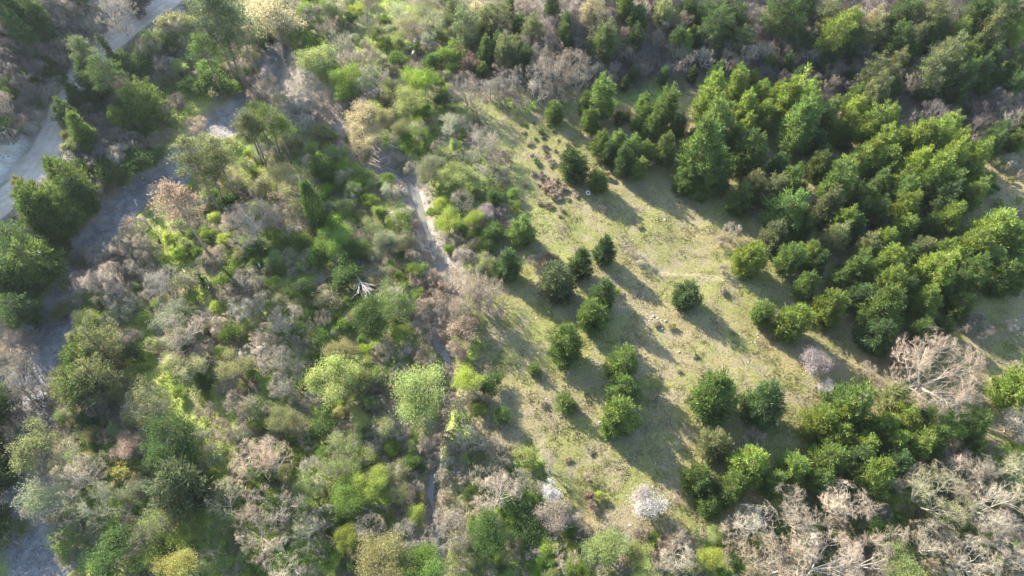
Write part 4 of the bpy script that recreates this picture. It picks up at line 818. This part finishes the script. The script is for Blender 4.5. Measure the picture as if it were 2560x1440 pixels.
FILL = [
 ([(0, 0), (250, 0), (200, 110), (170, 170), (105, 255), (60, 330), (0, 340)], 120, [('B', ['bd', 'bd', 'b', 'bb'], 34, 60), ('D', ['bd', 'bb'], 46, 70), ('B', ['bd', 'b'], 34, 60), ('G', ['gd'], 30, 44)], .24),
 ([(210, 200), (300, 170), (430, 200), (470, 280), (400, 380), (300, 470), (200, 560), (140, 610), (190, 400), (160, 330)], 46, [('B', ['bd', 'bb', 'b'], 34, 58), ('G', ['gd', 'go', 'g'], 30, 50)], .32),
 ([(300, 110), (470, 20), (640, 0), (640, 240), (520, 250), (440, 210), (330, 180)], 40, [('G', ['go', 'g', 'gg', 'l', 'gd'], 28, 50), ('B', ['b', 'bl'], 30, 50)], .34),
 ([(720, 0), (1200, 0), (1180, 220), (1050, 320), (880, 260), (780, 120)], 60, [('G', ['go', 'g', 'gg', 'l', 'gb'], 26, 48), ('M', ['go', 'l', 'g', 'gg'], 30, 54), ('D', ['b', 'bl'], 50, 70)], .33),
 ([(580, 330), (880, 330), (1000, 500), (1060, 700), (1000, 900), (920, 1000), (640, 1180), (560, 1000), (360, 700), (420, 520)], 150, [('G', ['go', 'g', 'g', 'gg', 'l', 'gb', 'ly', 'l'], 24, 48), ('G', ['g', 'l', 'gb'], 22, 40), ('M', ['l', 'go', 'gg', 'g'], 28, 52), ('B', ['b', 'bl', 'bp'], 28, 52)], .30),
 ([(200, 580), (380, 600), (560, 980), (640, 1180), (560, 1440), (150, 1440), (120, 1230), (180, 900), (150, 780)], 76, [('G', ['go', 'g', 'gg', 'l', 'gd', 'yo'], 26, 54), ('B', ['b', 'bl', 'bp'], 30, 60), ('M', ['go', 'l', 'gg', 'g'], 30, 56)], .33),
 ([(560, 1180), (900, 980), (1060, 1100), (1060, 1440), (560, 1440)], 70, [('G', ['go', 'g', 'l', 'gb', 'gd', 'yo'], 26, 54), ('B', ['b', 'bl', 'bp'], 34, 66), ('M', ['go', 'l', 'g', 'gg'], 30, 56)], .32),
 ([(1150, 1060), (1260, 1130), (1440, 1300), (1800, 1350), (1800, 1440), (1150, 1440)], 50, [('G', ['go', 'g', 'l', 'gb', 'gd', 'ly'], 26, 54), ('B', ['b', 'bp', 'bw'], 34, 66)], .32),
 ([(1800, 1330), (2060, 1230), (2400, 1150), (2560, 1060), (2560, 1440), (1800, 1440)], 46, [('B', ['b', 'bp', 'bw', 'bp'], 40, 76), ('G', ['gd', 'go', 'ly'], 26, 48)], .30),
 ([(1080, 280), (1220, 280), (1290, 480), (1260, 660), (1180, 700), (1080, 560), (1060, 420)], 36, [('G', ['go', 'g', 'gg', 'gd', 'l'], 26, 46), ('B', ['b', 'bd'], 30, 50)], .32),
 ([(1210, 0), (1760, 0), (2560, 0), (2560, 400), (2420, 330), (2150, 250), (1950, 190), (1700, 185), (1500, 240), (1230, 230)], 190, [('B', ['bd', 'bd', 'b', 'bb', 'bp'], 36, 62), ('D', ['bd', 'b', 'bd', 'bb'], 46, 72), ('D', ['bd', 'bb', 'bd'], 40, 66), ('Q', ['pd', 'pd', 'pg'], 26, 44)], .29),
 ([(2330, 300), (2560, 330), (2560, 560), (2470, 540), (2470, 380)], 16, [('B', ['b', 'bp', 'bb', 'bd'], 24, 46), ('g', ['go', 'g'], 16, 30)], .36),
 ([(0, 860), (90, 900), (130, 1000), (110, 1100), (0, 1180)], 9, [('B', ['b', 'bp', 'bd'], 40, 66)], .3),
 ([(1440, 240), (2000, 300), (2440, 480), (2480, 700), (2300, 860), (1900, 500)], 40, [('B', ['bd', 'b'], 26, 44), ('S', ['pd', 'pg'], 24, 36)], .3),
]
for poly, n, opts, f in FILL:
    miss = 0; k = 0
    while k < n and miss < 500:
        o = rf.choice(opts); x, y = pix_in(poly); w = rf.uniform(o[2], o[3])
        if crowd(x, y, w, f): miss += 1; continue
        rows.append([o[0], x, y, w, rf.choice(o[1]), None]); k += 1

# positions from the ground up: distance from the terrain, size from distance
xs = np.array([r[1] for r in rows]); ys = np.array([r[2] for r in rows]); ws = np.array([r[3] for r in rows])
K = [KIND[r[0]] for r in rows]
lift = np.array([k[2] * k[3] for k in K])
for it in range(3):
    px_, py_, pz_, dist = place(xs, ys, lift)
    size = ws * dist / F_PX
    scl = size / np.array([k[1] for k in K])
    lift = scl * np.array([k[2] * k[3] for k in K])
    lift = np.clip(lift, .05, 16)
LQ = land(px_, py_)

def where(i):
    x, y = rows[i][1], rows[i][2]
    if LQ['hill'][i]: return 'on the shaded hillside above the dirt road', 'hillside plants above the dirt road'
    if LQ['sr'][i] > 0 and LQ['dr'][i] < 16: return 'on the bank below the dirt road', 'plants on the bank below the dirt road'
    if LQ['up'][i] > 1.5: return 'on the wooded slope above the plantation' if x > 1720 else 'in the bare scrub slope above the meadow', 'slope plants'
    if LQ['bed'][i] < .6: return 'on the grey gravel river bed', 'plants on the river bed'
    if LQ['md'][i]:
        if x > 1450 and y < 470 and x < 1860: return 'in the pine belt along the meadow top', 'pines along the meadow top'
        if x > 1840 and y < 880: return 'in the dense pine plantation', 'plantation trees'
        if x > 1690 and y > 960: return 'in the pine clump at the meadow foot', 'trees at the meadow foot'
        return 'on the open meadow', 'meadow plants'
    if LQ['st'][i] < 3.5: return 'beside the narrow stream', 'streamside plants'
    if y > 1180 and x > 1420: return 'in the bare grove below the meadow', 'grove plants'
    if x > 1150: return 'in the thicket between stream and meadow', 'thicket plants between stream and meadow'
    if y < 330: return 'in the upper valley thicket by the poplars', 'upper valley plants'
    if y < 620: return 'in the thicket around the cypress', 'thicket plants around the cypress'
    if y < 960: return 'in the thicket around the fallen white tree', 'thicket plants around the fallen tree'
    if x < 620: return 'around the shaded glade near the gravel bar', 'plants around the shaded glade'
    return 'in the lower thicket along the gully', 'plants of the lower thicket'

def names_of(k, c):
    if k == 'G':
        if c == 'gd': return 'evergreen_shrub', 'evergreen shrub', 'shrub'
        if c in ('l', 'ly', 'y', 'gb'): return 'spring_shrub', 'newly leafed shrub', 'shrub'
        if c[0] == 'b' or c == 'k': return 'russet_shrub', 'dry leaved shrub', 'shrub'
    return NOUN[k]
marks = [(i, r[5]) for i, r in enumerate(rows) if r[5]]
used = set(r[5] for r in rows if r[5])
def short(lab):
    ws_ = lab.split(); out_ = []
    for w_ in ws_:
        if w_ in ('on', 'in', 'beside', 'at', 'with', 'leaning', 'standing', 'rising', 'between', 'below', 'under', 'among', 'of', 'casting', 'rooted', 'nestled', 'above', 'over', 'half', 'closing', 'wrapped', 'jutting', 'pressed', 'alone', 'inside', 'along', 'and'): break
        out_.append(w_)
    return ' '.join(out_)
rp = random.Random(77)
ALL = []
for i, (k, x, y, w, c, lab) in enumerate(rows):
    sets, W0, H0, cf, parts, tcol = KIND[k]
    nm, noun, cat = names_of(k, c)
    ph, grp = where(i)
    root = bpy.data.objects.new(nm, None); COL.objects.link(root)
    root.empty_display_size = .5
    root.location = (px_[i], py_[i], pz_[i])
    s = scl[i]; asp = rp.uniform(.98, 1.2) if k == 'P' else rp.uniform(.94, 1.14) if k == 'Q' else rp.uniform(.86, 1.16)
    root.scale = (s * rp.uniform(.94, 1.06), s * rp.uniform(.94, 1.06), s * asp)
    root.rotation_euler = (rp.gauss(0, .035), rp.gauss(0, .035), rp.uniform(0, 6.283))
    word, rgb = PAL[c]
    szw = 'small ' if size[i] < 2.6 else ('large ' if size[i] > 5.6 else '')
    ms = sets[rp.randrange(len(sets))]
    if k in 'PQN': szw += ('tall ' if asp > 1.14 else 'squat ' if asp < 1.03 else '') + ('pointed ' if sets.index(ms) in (1, 4, 6) else 'blunt ' if sets.index(ms) in (0, 2) else '')
    elif k in 'GBDLOMV': szw += 'tall ' if asp > 1.1 else 'low ' if asp < .93 else ''
    if lab is None:
        base = f'{szw}{word} {noun} {ph}'.strip()
        best = None
        for j, ml in marks:
            d = math.hypot(px_[i] - px_[j], py_[i] - py_[j])
            if d < .65 * (size[i] + size[j]) + 1.2 and (best is None or d < best[0]): best = (d, ml)
        lab = base
        if best is not None:
            cand = f'{szw}{word} {noun} touching the {short(best[1])}'
            if cand not in used and len(cand.split()) <= 16: lab = cand; used.add(cand)
    root['label'] = lab; root['category'] = cat
    root['group'] = grp
    ALL.append((root, i, szw + word + ' ' + noun, ph, word + ' ' + noun.split(' with')[0]))
    v = math.exp(rp.gauss(0, .15)); hj = rp.gauss(0, .03)
    col = (min(rgb[0] * v * (1 + hj), .75), min(rgb[1] * v, .75), min(rgb[2] * v * (1 - hj), .75), 1)
    for pn, me in zip(parts, ms):
        o = new_obj(pn, me, root)
        if pn in ('trunk', 'stem', 'stems'):
            tc = tcol
            if k in 'BDRIW' and c[0] == 'b': tc = tuple(.45 * a + .55 * b for a, b in zip(tcol, rgb))
            if k == 'R': tc = tuple(min(.55, a * 1.05) for a in tcol) if c == 'bw' else tuple(.5 * a + .5 * b for a, b in zip(tcol, rgb))
            o.color = (*[a * v for a in tc], 1)
        elif pn == 'ivy': o.color = (*[a * v for a in ((.2, .26, .04) if lab and 'yellow green climber' in lab else (.06, .11, .025))], 1)
        elif k == 'W' and pn == 'twigs': o.color = (.30, .24, .20, 1)
        elif k in 'MV' and pn == 'twigs': o.color = (.31 * v, .27 * v, .20 * v, 1)
        else: o.color = col

# look-alikes that stand against something different are told apart by it
from collections import Counter
cnt = Counter(a[0]['label'] for a in ALL)
ZS = [('on the shaded hillside above the dirt road', 'above the road'), ('on the bank below the dirt road', 'below the road'), ('on the wooded slope above the plantation', 'on the wooded slope'), ('in the bare scrub slope above the meadow', 'on the scrub slope'),
      ('in the dense pine plantation', 'in the plantation'), ('in the pine belt along the meadow top', 'in the meadow top belt'), ('in the pine clump at the meadow foot', 'at the meadow foot'), ('in the thicket between stream and meadow', 'between stream and meadow'),
      ('in the upper valley thicket by the poplars', 'near the poplars'), ('in the thicket around the cypress', 'near the cypress'), ('in the thicket around the fallen white tree', 'near the fallen tree'),
      ('around the shaded glade near the gravel bar', 'around the shaded glade'), ('in the lower thicket along the gully', 'near the gully'), ('in the bare grove below the meadow', 'in the bare grove'), ('beside the narrow stream', 'by the stream'), ('on the open meadow', 'on the meadow'), ('on the grey gravel river bed', 'on the gravel bed')]
ZS = dict(ZS)
AX = np.array([[px_[a[1]], py_[a[1]]] for a in ALL]); AS = np.array([size[a[1]] for a in ALL])
for n_, (root, i, head, ph, me_) in enumerate(ALL):
    if cnt[root['label']] < 2 or rows[i][5]: continue
    d = np.hypot(AX[:, 0] - AX[n_, 0], AX[:, 1] - AX[n_, 1]); near = np.argsort(d - .5 * AS)[1:7]
    for j_ in near:
        if ALL[j_][4] == me_ or d[j_] > .62 * (AS[j_] + AS[n_]) + .6 or AS[j_] < .5 * AS[n_]: continue
        cand = f'{head} {ZS.get(ph, ph)} next to {"an" if ALL[j_][4][0] in "aeiou" else "a"} {ALL[j_][4]}'
        if len(cand.split()) > 16 or cand in used: continue
        cnt[root['label']] -= 1; root['label'] = cand; used.add(cand); break

# ------------------------------------------------------------------ single things
def tagged(o, label, cat, group=None):
    o['label'] = label; o['category'] = cat
    if group: o['group'] = group
    return o
def thing(name, loc, label, cat, group=None):
    o = bpy.data.objects.new(name, None); COL.objects.link(o); o.location = loc; o.empty_display_size = .3
    return tagged(o, label, cat, group)
def at(x, y, lift=0.0):
    a = place([x], [y], lift); return np.array([a[0][0], a[1][0], a[2][0] + lift])

# fallen dead tree, bleached white
rng = np.random.default_rng(71)
b0 = at(876, 672, 1.6)
root = thing('fallen_tree', (b0[0], b0[1], tz(b0[0], b0[1])), 'bleached white fallen dead tree lying in the green thicket', 'dead tree')
org = np.array(root.location)
joint = at(902, 706, 2.6)
def dead(name, pts, r):
    V, Fq = tube(np.array(pts) - org, r, 7)
    o = new_obj(name, mesh_from(name, V, [Fq], M_BARK, True), root); o.color = (.34, .31, .28, 1)
dead('trunk', [b0, (b0 * .5 + joint * .5) + [.1, 0, .15], joint], [.26, .21, .17])
for e, r in (((938, 716), .12), ((930, 728), .13), ((912, 742), .11), ((918, 752), .08), ((926, 738), .1), ((896, 735), .07), ((886, 716), .08), ((940, 730), .08)):
    q = at(*e, 2.9 + rng.uniform(-.6, .8))
    dead('branch', limb(joint + rng.normal(0, .05, 3), q, rng, .08, 6), np.linspace(r, .03, 6))
    for _ in range(4):
        t = rng.uniform(.35, .9); p0 = joint + (q - joint) * t
        dead('branch', limb(p0, p0 + nrm(q - joint) * rng.uniform(.7, 1.6) + rng.normal(0, .55, 3), rng, .08, 4), np.linspace(.05, .015, 4))

# ivy covered snags
def snag(bx, by, H, lean, label, n=44, r=.45):
    p = at(bx, by)
    root = thing('ivy_covered_snag', p, label, 'dead tree')
    rg = np.random.default_rng(int(bx))
    tl = np.array([[0, 0, -.3], [lean[0] * .4, lean[1] * .4, H * .45], [lean[0], lean[1], H]])
    V, Fq = tube(tl, [.3, .24, .14], 8)
    o = new_obj('trunk', mesh_from('snag_trunk', V, [Fq], M_BARK, True), root); o.color = (.14, .12, .1, 1)
    v = rg.uniform(.12, 1, n); a = rg.uniform(0, 6.28, n)
    P = np.stack([lean[0] * v + np.cos(a) * r * .8, lean[1] * v + np.sin(a) * r * .8, v * H], -1)
    o = new_obj('ivy', leaf_cloud('snag_ivy', P, rg, 34, r * .45, .22, M_LEAF), root); o.color = (.045, .075, .025, 1)
    for s in range(3):
        V, Fq = tube(limb([lean[0], lean[1], H * .95], [lean[0] + rg.normal(0, .8), lean[1] + rg.normal(0, .8), H + rg.uniform(.5, 1.5)], rg, .08, 4), np.linspace(.1, .03, 4), 5)
        o = new_obj('branch', mesh_from('snag_branch', V, [Fq], M_BARK, True), root); o.color = (.14, .12, .1, 1)
snag(292, 160, 7.0, (-.9, .3), 'ivy covered broken trunk leaning towards the dirt road', 60, .6)
snag(520, 722, 4.4, (-.2, .1), 'short ivy covered stump among yellow grass', 26, .4)
snag(545, 745, 3.6, (-.3, .1), 'low ivy tangle on a stump beside the long thin shadow', 22, .5)

# white hoop
p = at(1470, 483)
V = []; nU, nV = 28, 10
for a in range(nU):
    for b in range(nV):
        A, Bq = a * 2 * math.pi / nU, b * 2 * math.pi / nV
        rr = .34 + .09 * math.cos(Bq)
        V.append((rr * math.cos(A), rr * 1.15 * math.sin(A), .09 + .09 * math.sin(Bq)))
Fq = np.array([[a * nV + b, ((a + 1) % nU) * nV + b, ((a + 1) % nU) * nV + (b + 1) % nV, a * nV + (b + 1) % nV] for a in range(nU) for b in range(nV)])
o = new_obj('white_hoop', mesh_from('white_hoop', np.array(V), [Fq], M_STONE, True, col=np.full((len(V), 3), .78)))
o.location = p + [0, 0, .05]; o.rotation_euler = (.25, .1, .3); tagged(o, 'white oval hoop lying in the shadow at the meadow edge', 'hoop')

# rubbish on the grass: white bag on a dark one
def lump(name, parent, c, s, colr, seed):
    rg = np.random.default_rng(seed)
    nu, nv = 12, 8; V = []
    for j in range(nv + 1):
        for i in range(nu):
            a, b = i * 2 * math.pi / nu, math.pi * j / nv
            k = 1 + .22 * math.sin(3 * a + seed) * math.sin(b) + rg.normal(0, .07)
            V.append((c[0] + s[0] * k * math.cos(a) * math.sin(b), c[1] + s[1] * k * math.sin(a) * math.sin(b), c[2] + s[2] * k * math.cos(b)))
    Fq = np.array([[j * nu + i, j * nu + (i + 1) % nu, (j + 1) * nu + (i + 1) % nu, (j + 1) * nu + i] for j in range(nv) for i in range(nu)])
    return new_obj(name, mesh_from(name, np.array(V), [Fq[:, ::-1]], M_STONE, False, col=np.tile(colr, (len(V), 1))), parent)
p = at(393, 612)
root = thing('rubbish_heap', p, 'small heap of white and black rubbish beside the gravel bed', 'rubbish')
lump('white_bag', root, (0, -.15, .3), (.42, .38, .32), C(.75, .74, .72), 3)
lump('black_bag', root, (.1, .55, .35), (.45, .4, .4), C(.02, .02, .022), 4)
lump('black_bag', root, (.55, .1, .2), (.3, .3, .24), C(.025, .025, .03), 6)

# logs
def log(a, b, r, colr, label, lift=.25):
    p0, p1 = at(*a, lift), at(*b, lift)
    g0 = np.array([p0[0], p0[1], tz(p0[0], p0[1])])
    rg = np.random.default_rng(int(a[0]))
    root = thing('fallen_log', g0, label, 'log')
    V, Fq = tube(limb(p0 - g0, p1 - g0, rg, .04, 7), np.linspace(r, r * .7, 7), 8)
    o = new_obj('log_stem', mesh_from('log_stem', V, [Fq], M_BARK, True), root); o.color = (*colr, 1)
    m = (p0 + p1) / 2 - g0
    V, Fq = tube(limb(m, m + [.3, .2, .45], rg, .05, 4), np.linspace(r * .4, r * .15, 4), 5)
    o = new_obj('branch_stub', mesh_from('branch_stub', V, [Fq], M_BARK, True), root); o.color = (*colr, 1)
log((336, 498), (343, 515), .13, (.6, .56, .5), 'short bleached log on the grey gravel bed')
log((868, 1074), (842, 1091), .16, (.36, .27, .2), 'brown log lying across the gully')
log((643, 655), (650, 667), .12, (.66, .64, .6), 'short white log in the thicket near the white limbed tree', .9)
log((900, 1265), (935, 1278), .18, (.45, .38, .32), 'grey log beside the lime green bush', 1.0)
log((372, 562), (342, 590), .12, (.34, .26, .2), 'thin brown branch lying on the grassy bank', .3)
log((945, 402), (985, 382), .14, (.5, .45, .4), 'pale log reaching out over the stream bend', .8)

# boulders
def rock_mesh(seed):
    rg = np.random.default_rng(seed)
    import bmesh
    bm = bmesh.new(); bmesh.ops.create_icosphere(bm, subdivisions=2, radius=1)
    V = np.array([v.co[:] for v in bm.verts]); Fq = np.array([[v.index for v in f.verts] for f in bm.faces]); bm.free()
    for _ in range(9):
        d = nrm(rg.normal(size=3)); h = rg.uniform(.45, .85)
        t = V @ d; V = V - np.clip(t - h, 0, None)[:, None] * d
    V = V * np.array([1, rg.uniform(.7, .95), rg.uniform(.5, .75)])
    cc = rg.uniform(.9, 1.1, (len(V), 1)) * np.array([[.40, .375, .34]])
    return mesh_from('boulder', V, [Fq], M_STONE, False, col=cc)
RK = [rock_mesh(900 + i) for i in range(5)]
def boulder(x, y, w, label, grp):
    a = place([x], [y]); s = w * a[3][0] / F_PX / 2
    o = new_obj('boulder', RK[int(x) % 5]); o.location = (a[0][0], a[1][0], a[2][0] + s * .05); o.scale = (s, s, s); o.rotation_euler = (rp.uniform(-.3, .3), rp.uniform(-.3, .3), rp.uniform(0, 6))
    tagged(o, label, 'boulder', grp)
for x, y, w in [(1634, 791, 8), (1648, 808, 12), (1656, 823, 9), (1618, 786, 6), (1664, 803, 7), (1641, 815, 6), (1653, 799, 6), (1622, 803, 5), (1676, 821, 6), (1645, 796, 9), (1661, 828, 5), (1629, 797, 5)]:
    boulder(x, y, w, 'white stone in the rock heap on the dry meadow', 'stones of the meadow rock heap')
boulder(1500, 1055, 12, 'pale boulder at the foot of the tall lumpy pine', None)
boulder(1662, 550, 9, 'lone pale boulder on the grass near the plantation shadow', None)
boulder(1698, 1092, 10, 'pale boulder at the edge of the long lower shadow', None)
boulder(1575, 1313, 12, 'white boulder below the white blossoming tree', None)
boulder(1345, 884, 9, 'pale stone beside the stout pine', None)
for x, y, w in [(1130, 888, 15), (1140, 880, 12), (1143, 893, 14), (1122, 878, 10), (1108, 1000, 12), (1128, 1010, 11), (1120, 1030, 10), (1135, 1180, 11), (1120, 1195, 12), (1128, 1215, 10), (1100, 1335, 12), (1090, 1345, 14), (975, 485, 14), (985, 478, 10), (824, 322, 10), (1013, 486, 9), (1118, 672, 12), (1112, 690, 10), (690, 150, 12), (712, 152, 10), (730, 172, 10)]:
    boulder(x, y, w, 'pale boulder in the stream bed', 'boulders along the stream')
for x, y, w in [(250, 273, 10), (224, 344, 8), (390, 330, 11), (425, 322, 11), (355, 446, 10), (284, 371, 8), (225, 430, 8), (310, 468, 9), (230, 280, 8), (100, 308, 8)]:
    boulder(x, y, w, 'small pale boulder near the dirt road and river bed', 'boulders near the road')

# ------------------------------------------------------------------ ground cover nobody could count
rng = np.random.default_rng(2024)
def scatter(n, keep):
    """n ground points within (a little more than) the view, kept where keep(land) > random"""
    out_ = []; tot = 0
    while tot < n:
        x = rng.uniform(-135, 135, 60000); y = rng.uniform(15, 172, 60000)
        z = tz(x, y)
        P = np.stack([x, y, z], -1) - ORG
        dpt = P @ FW; u = F_PX * (P @ RT) / dpt; v = F_PX * (P @ UP) / dpt
        m = (np.abs(u) < 1420) & (np.abs(v) < 820)
        # even density in the picture rather than on the ground
        m &= rng.random(len(x)) < np.clip((105 / dpt) ** 2, .3, 1.0)
        x, y, z = x[m], y[m], z[m]
        q = land(x, y)
        k = rng.random(len(x)) < keep(x, y, q)
        out_.append(np.stack([x[k], y[k], z[k]], -1)); tot += k.sum()
    return np.concatenate(out_)[:n]

def stuff(name, V, Fq, col, mat, label, cat):
    o = new_obj(name, mesh_from(name, V, [Fq], mat, col=col))
    o['kind'] = 'stuff'; o['label'] = label; o['category'] = cat
    return o

# meadow grass and dry tussocks
P = scatter(80000, lambda x, y, q: np.where(q['md'] & (q['up'] < 3) & (q['st'] > .5), .35 + .65 * sm(.4, .6, fbm(x, y, .5, 3, 53)), 0))
n = len(P); per = 3
base = ground_colour(P[:, 0], P[:, 1], P[:, 2], land(P[:, 0], P[:, 1]))
tall = .13 + .08 * sm(.5, .75, fbm(P[:, 0], P[:, 1], .5, 3, 53))
pp = np.repeat(P, per, 0) + rng.normal(0, .10, (n * per, 3)) * [1, 1, 0]
D = nrm(rng.normal(0, .75, (n * per, 3)) * [1, 1, .3] + [0, 0, .6])
V, Fq = kites(pp, D, np.repeat(tall, per) * rng.uniform(.7, 1.3, n * per), np.repeat(tall, per) * .5, rng)
cc = np.repeat(np.repeat(base, per, 0) * rng.uniform(.62, 1.45, (n * per, 1)), 4, 0)
stuff('meadow_grass', V, Fq, cc, M_TUFT, 'short dry and green grass tufts of the meadow', 'grass')

# leafy undergrowth of the woods
def wood(x, y, q):
    ok = ~q['md'] & (q['dr'] > 4.2) & (q['bed'] > .6) & (q['st'] > .2)
    gl = sm(.42, .58, fbm(x, y, .09, 4, 51) * .6 + fbm(x, y, .16, 3, 57) * .4)
    d = np.where(q['hill'], np.where(q['hs'] > 5, .30, .03), np.where(q['up'] > 2, .35, .55 + .45 * gl))
    return np.where(ok, d, 0)
P = scatter(42000, wood); n = len(P); per = 7
q = land(P[:, 0], P[:, 1])
nA = fbm(P[:, 0], P[:, 1], .11, 3, 71); nB = fbm(P[:, 0], P[:, 1], .3, 3, 73); gl = fbm(P[:, 0], P[:, 1], .09, 4, 51) * .6 + fbm(P[:, 0], P[:, 1], .16, 3, 57) * .4
c0 = mixc(C(.11, .18, .045), C(.19, .28, .05), sm(.38, .56, gl + .2 * (nB - .5)))
c0 = mixc(c0, C(.26, .32, .06), sm(.54, .66, gl) * .85)
c0 = mixc(c0, C(.22, .18, .125), sm(.54, .64, nA + .25 * (nB - .5)))
c0 = mixc(c0, C(.05, .08, .025), sm(.60, .68, nB))
gd_ = sm(3.2, 1.4, glade(P[:, 0], P[:, 1]) + 2 * (nB - .5))
c0 = mixc(c0, C(.27, .33, .06), gd_ * .9)
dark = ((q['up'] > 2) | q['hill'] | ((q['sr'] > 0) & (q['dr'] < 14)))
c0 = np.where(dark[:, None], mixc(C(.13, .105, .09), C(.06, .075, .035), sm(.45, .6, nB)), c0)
hgt = (.25 + .75 * sm(.4, .7, nB) * rng.uniform(.4, 1, n)) * (1 - .7 * gd_)
pp = np.repeat(P, per, 0) + rng.normal(0, .26, (n * per, 3)) * [1, 1, 0]
pp[:, 2] += np.repeat(hgt, per) * rng.uniform(-.05, 1, n * per)
D = nrm(rng.normal(0, 1, (n * per, 3)) + [0, 0, .5])
V, Fq = kites(pp, D, .24 * rng.uniform(.6, 1.4, n * per), .16 * rng.uniform(.6, 1.4, n * per), rng)
cc = np.repeat(np.repeat(c0, per, 0) * rng.uniform(.7, 1.4, (n * per, 1)), 4, 0)
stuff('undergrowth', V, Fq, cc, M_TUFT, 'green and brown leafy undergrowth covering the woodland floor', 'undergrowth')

# dry brush: thin leafless stems standing between the shrubs
def brushy(x, y, q):
    ok = (q['dr'] > 4.2) & (q['bed'] > .3) & (q['ds'] > 1.6) & ~(q['md'] & (q['up'] < 3))
    d = np.where(q['hill'], np.where(q['hs'] > 4, .9, .06), np.where(q['up'] > 1, .95, .1 + .45 * sm(.47, .62, fbm(x, y, .11, 3, 71))))
    return np.where(ok & (glade(x, y) > 2.5), d, 0)
P = scatter(20000, brushy); n = len(P); per = 9
q = land(P[:, 0], P[:, 1]); nB = fbm(P[:, 0], P[:, 1], .12, 3, 83)
c0 = mixc(C(.30, .245, .20), C(.21, .165, .13), sm(.4, .6, nB))
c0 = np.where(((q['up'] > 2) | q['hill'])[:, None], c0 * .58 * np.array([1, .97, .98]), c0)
pp = np.repeat(P, per, 0) + rng.normal(0, .22, (n * per, 3)) * [1, 1, 0]
D = nrm(rng.normal(0, .55, (n * per, 3)) + [0, 0, .8])
Lg = np.repeat(rng.uniform(.5, 1.7, n) * (.7 + .6 * nB), per) * rng.uniform(.6, 1.2, n * per)
V, Fq = spikes(pp, D, Lg, .022, rng)
cc = np.repeat(np.repeat(c0, per, 0) * rng.uniform(.7, 1.35, (n * per, 1)), 4, 0)
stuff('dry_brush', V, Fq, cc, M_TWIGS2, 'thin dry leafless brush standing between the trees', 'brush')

# loose stones: river gravel, stream cobbles, stony meadow and bank
def stony(x, y, q):
    g = np.where((q['bed'] < .5), .75, np.where(q['st'] < .6, 1.0, np.where(q['md'] & (q['up'] < 2), .015 + .06 * sm(.55, .65, fbm(x, y, .12, 3, 91)), np.where((q['sr'] > 0) & (q['dr'] < 14), .14, .01))))
    return np.where(q['dr'] < 3.4, .02, g)
P = scatter(24000, stony); n = len(P)
oc = np.array([[1, 0, 0], [-1, 0, 0], [0, 1, 0], [0, -1, 0], [0, 0, 1], [0, 0, -1]], float)
of = np.array([[0, 2, 4], [2, 1, 4], [1, 3, 4], [3, 0, 4], [2, 0, 5], [1, 2, 5], [3, 1, 5], [0, 3, 5]])
s = .05 + .20 * rng.power(.28, n)
V = P[:, None] + oc[None] * rng.uniform(.6, 1.2, (n, 6, 1)) * s[:, None, None] * np.array([1, 1, .6]) + rng.normal(0, .15, (n, 6, 3)) * s[:, None, None]
q = land(P[:, 0], P[:, 1])
c0 = np.where((q['bed'] < .5)[:, None], C(.24, .235, .23), C(.34, .30, .26)) * rng.uniform(.55, 1.35, (n, 1))
Fq = (np.arange(n)[:, None, None] * 6 + of[None]).reshape(-1, 3)
stuff('loose_stones', V.reshape(-1, 3), Fq, np.repeat(c0, 6, 0), M_STONE, 'loose cobbles and gravel of the river and stream beds', 'stones')

# ------------------------------------------------------------------ the hazy spring air
zlo = float(MZ.min()) - 1.0; zhi = max(float(MZ.max()) + 1.0, CAM_H + 3.0)
x0, x1, y0, y1 = GX[0] - 5, GX[-1] + 5, GY[0] - 5, GY[-1] + 5
V = np.array([(a, b, c) for c in (zlo, zhi) for b in (y0, y1) for a in (x0, x1)])
Fq = np.array([[0, 2, 3, 1], [4, 5, 7, 6], [0, 1, 5, 4], [2, 6, 7, 3], [0, 4, 6, 2], [1, 3, 7, 5]])
hm, nt, out = mat_new('haze_air')
pv = nt.nodes.new('ShaderNodeVolumePrincipled')
pv.inputs['Color'].default_value = (.86, .92, 1, 1); pv.inputs['Density'].default_value = HAZE; pv.inputs['Anisotropy'].default_value = .35
nt.links.new(pv.outputs[0], out.inputs['Volume'])
o = new_obj('haze', mesh_from('haze', V, [Fq], hm)); o['kind'] = 'stuff'; o['label'] = 'thin bluish haze in the valley air'; o['category'] = 'haze'
print('terrain z', MZ.min(), MZ.max())
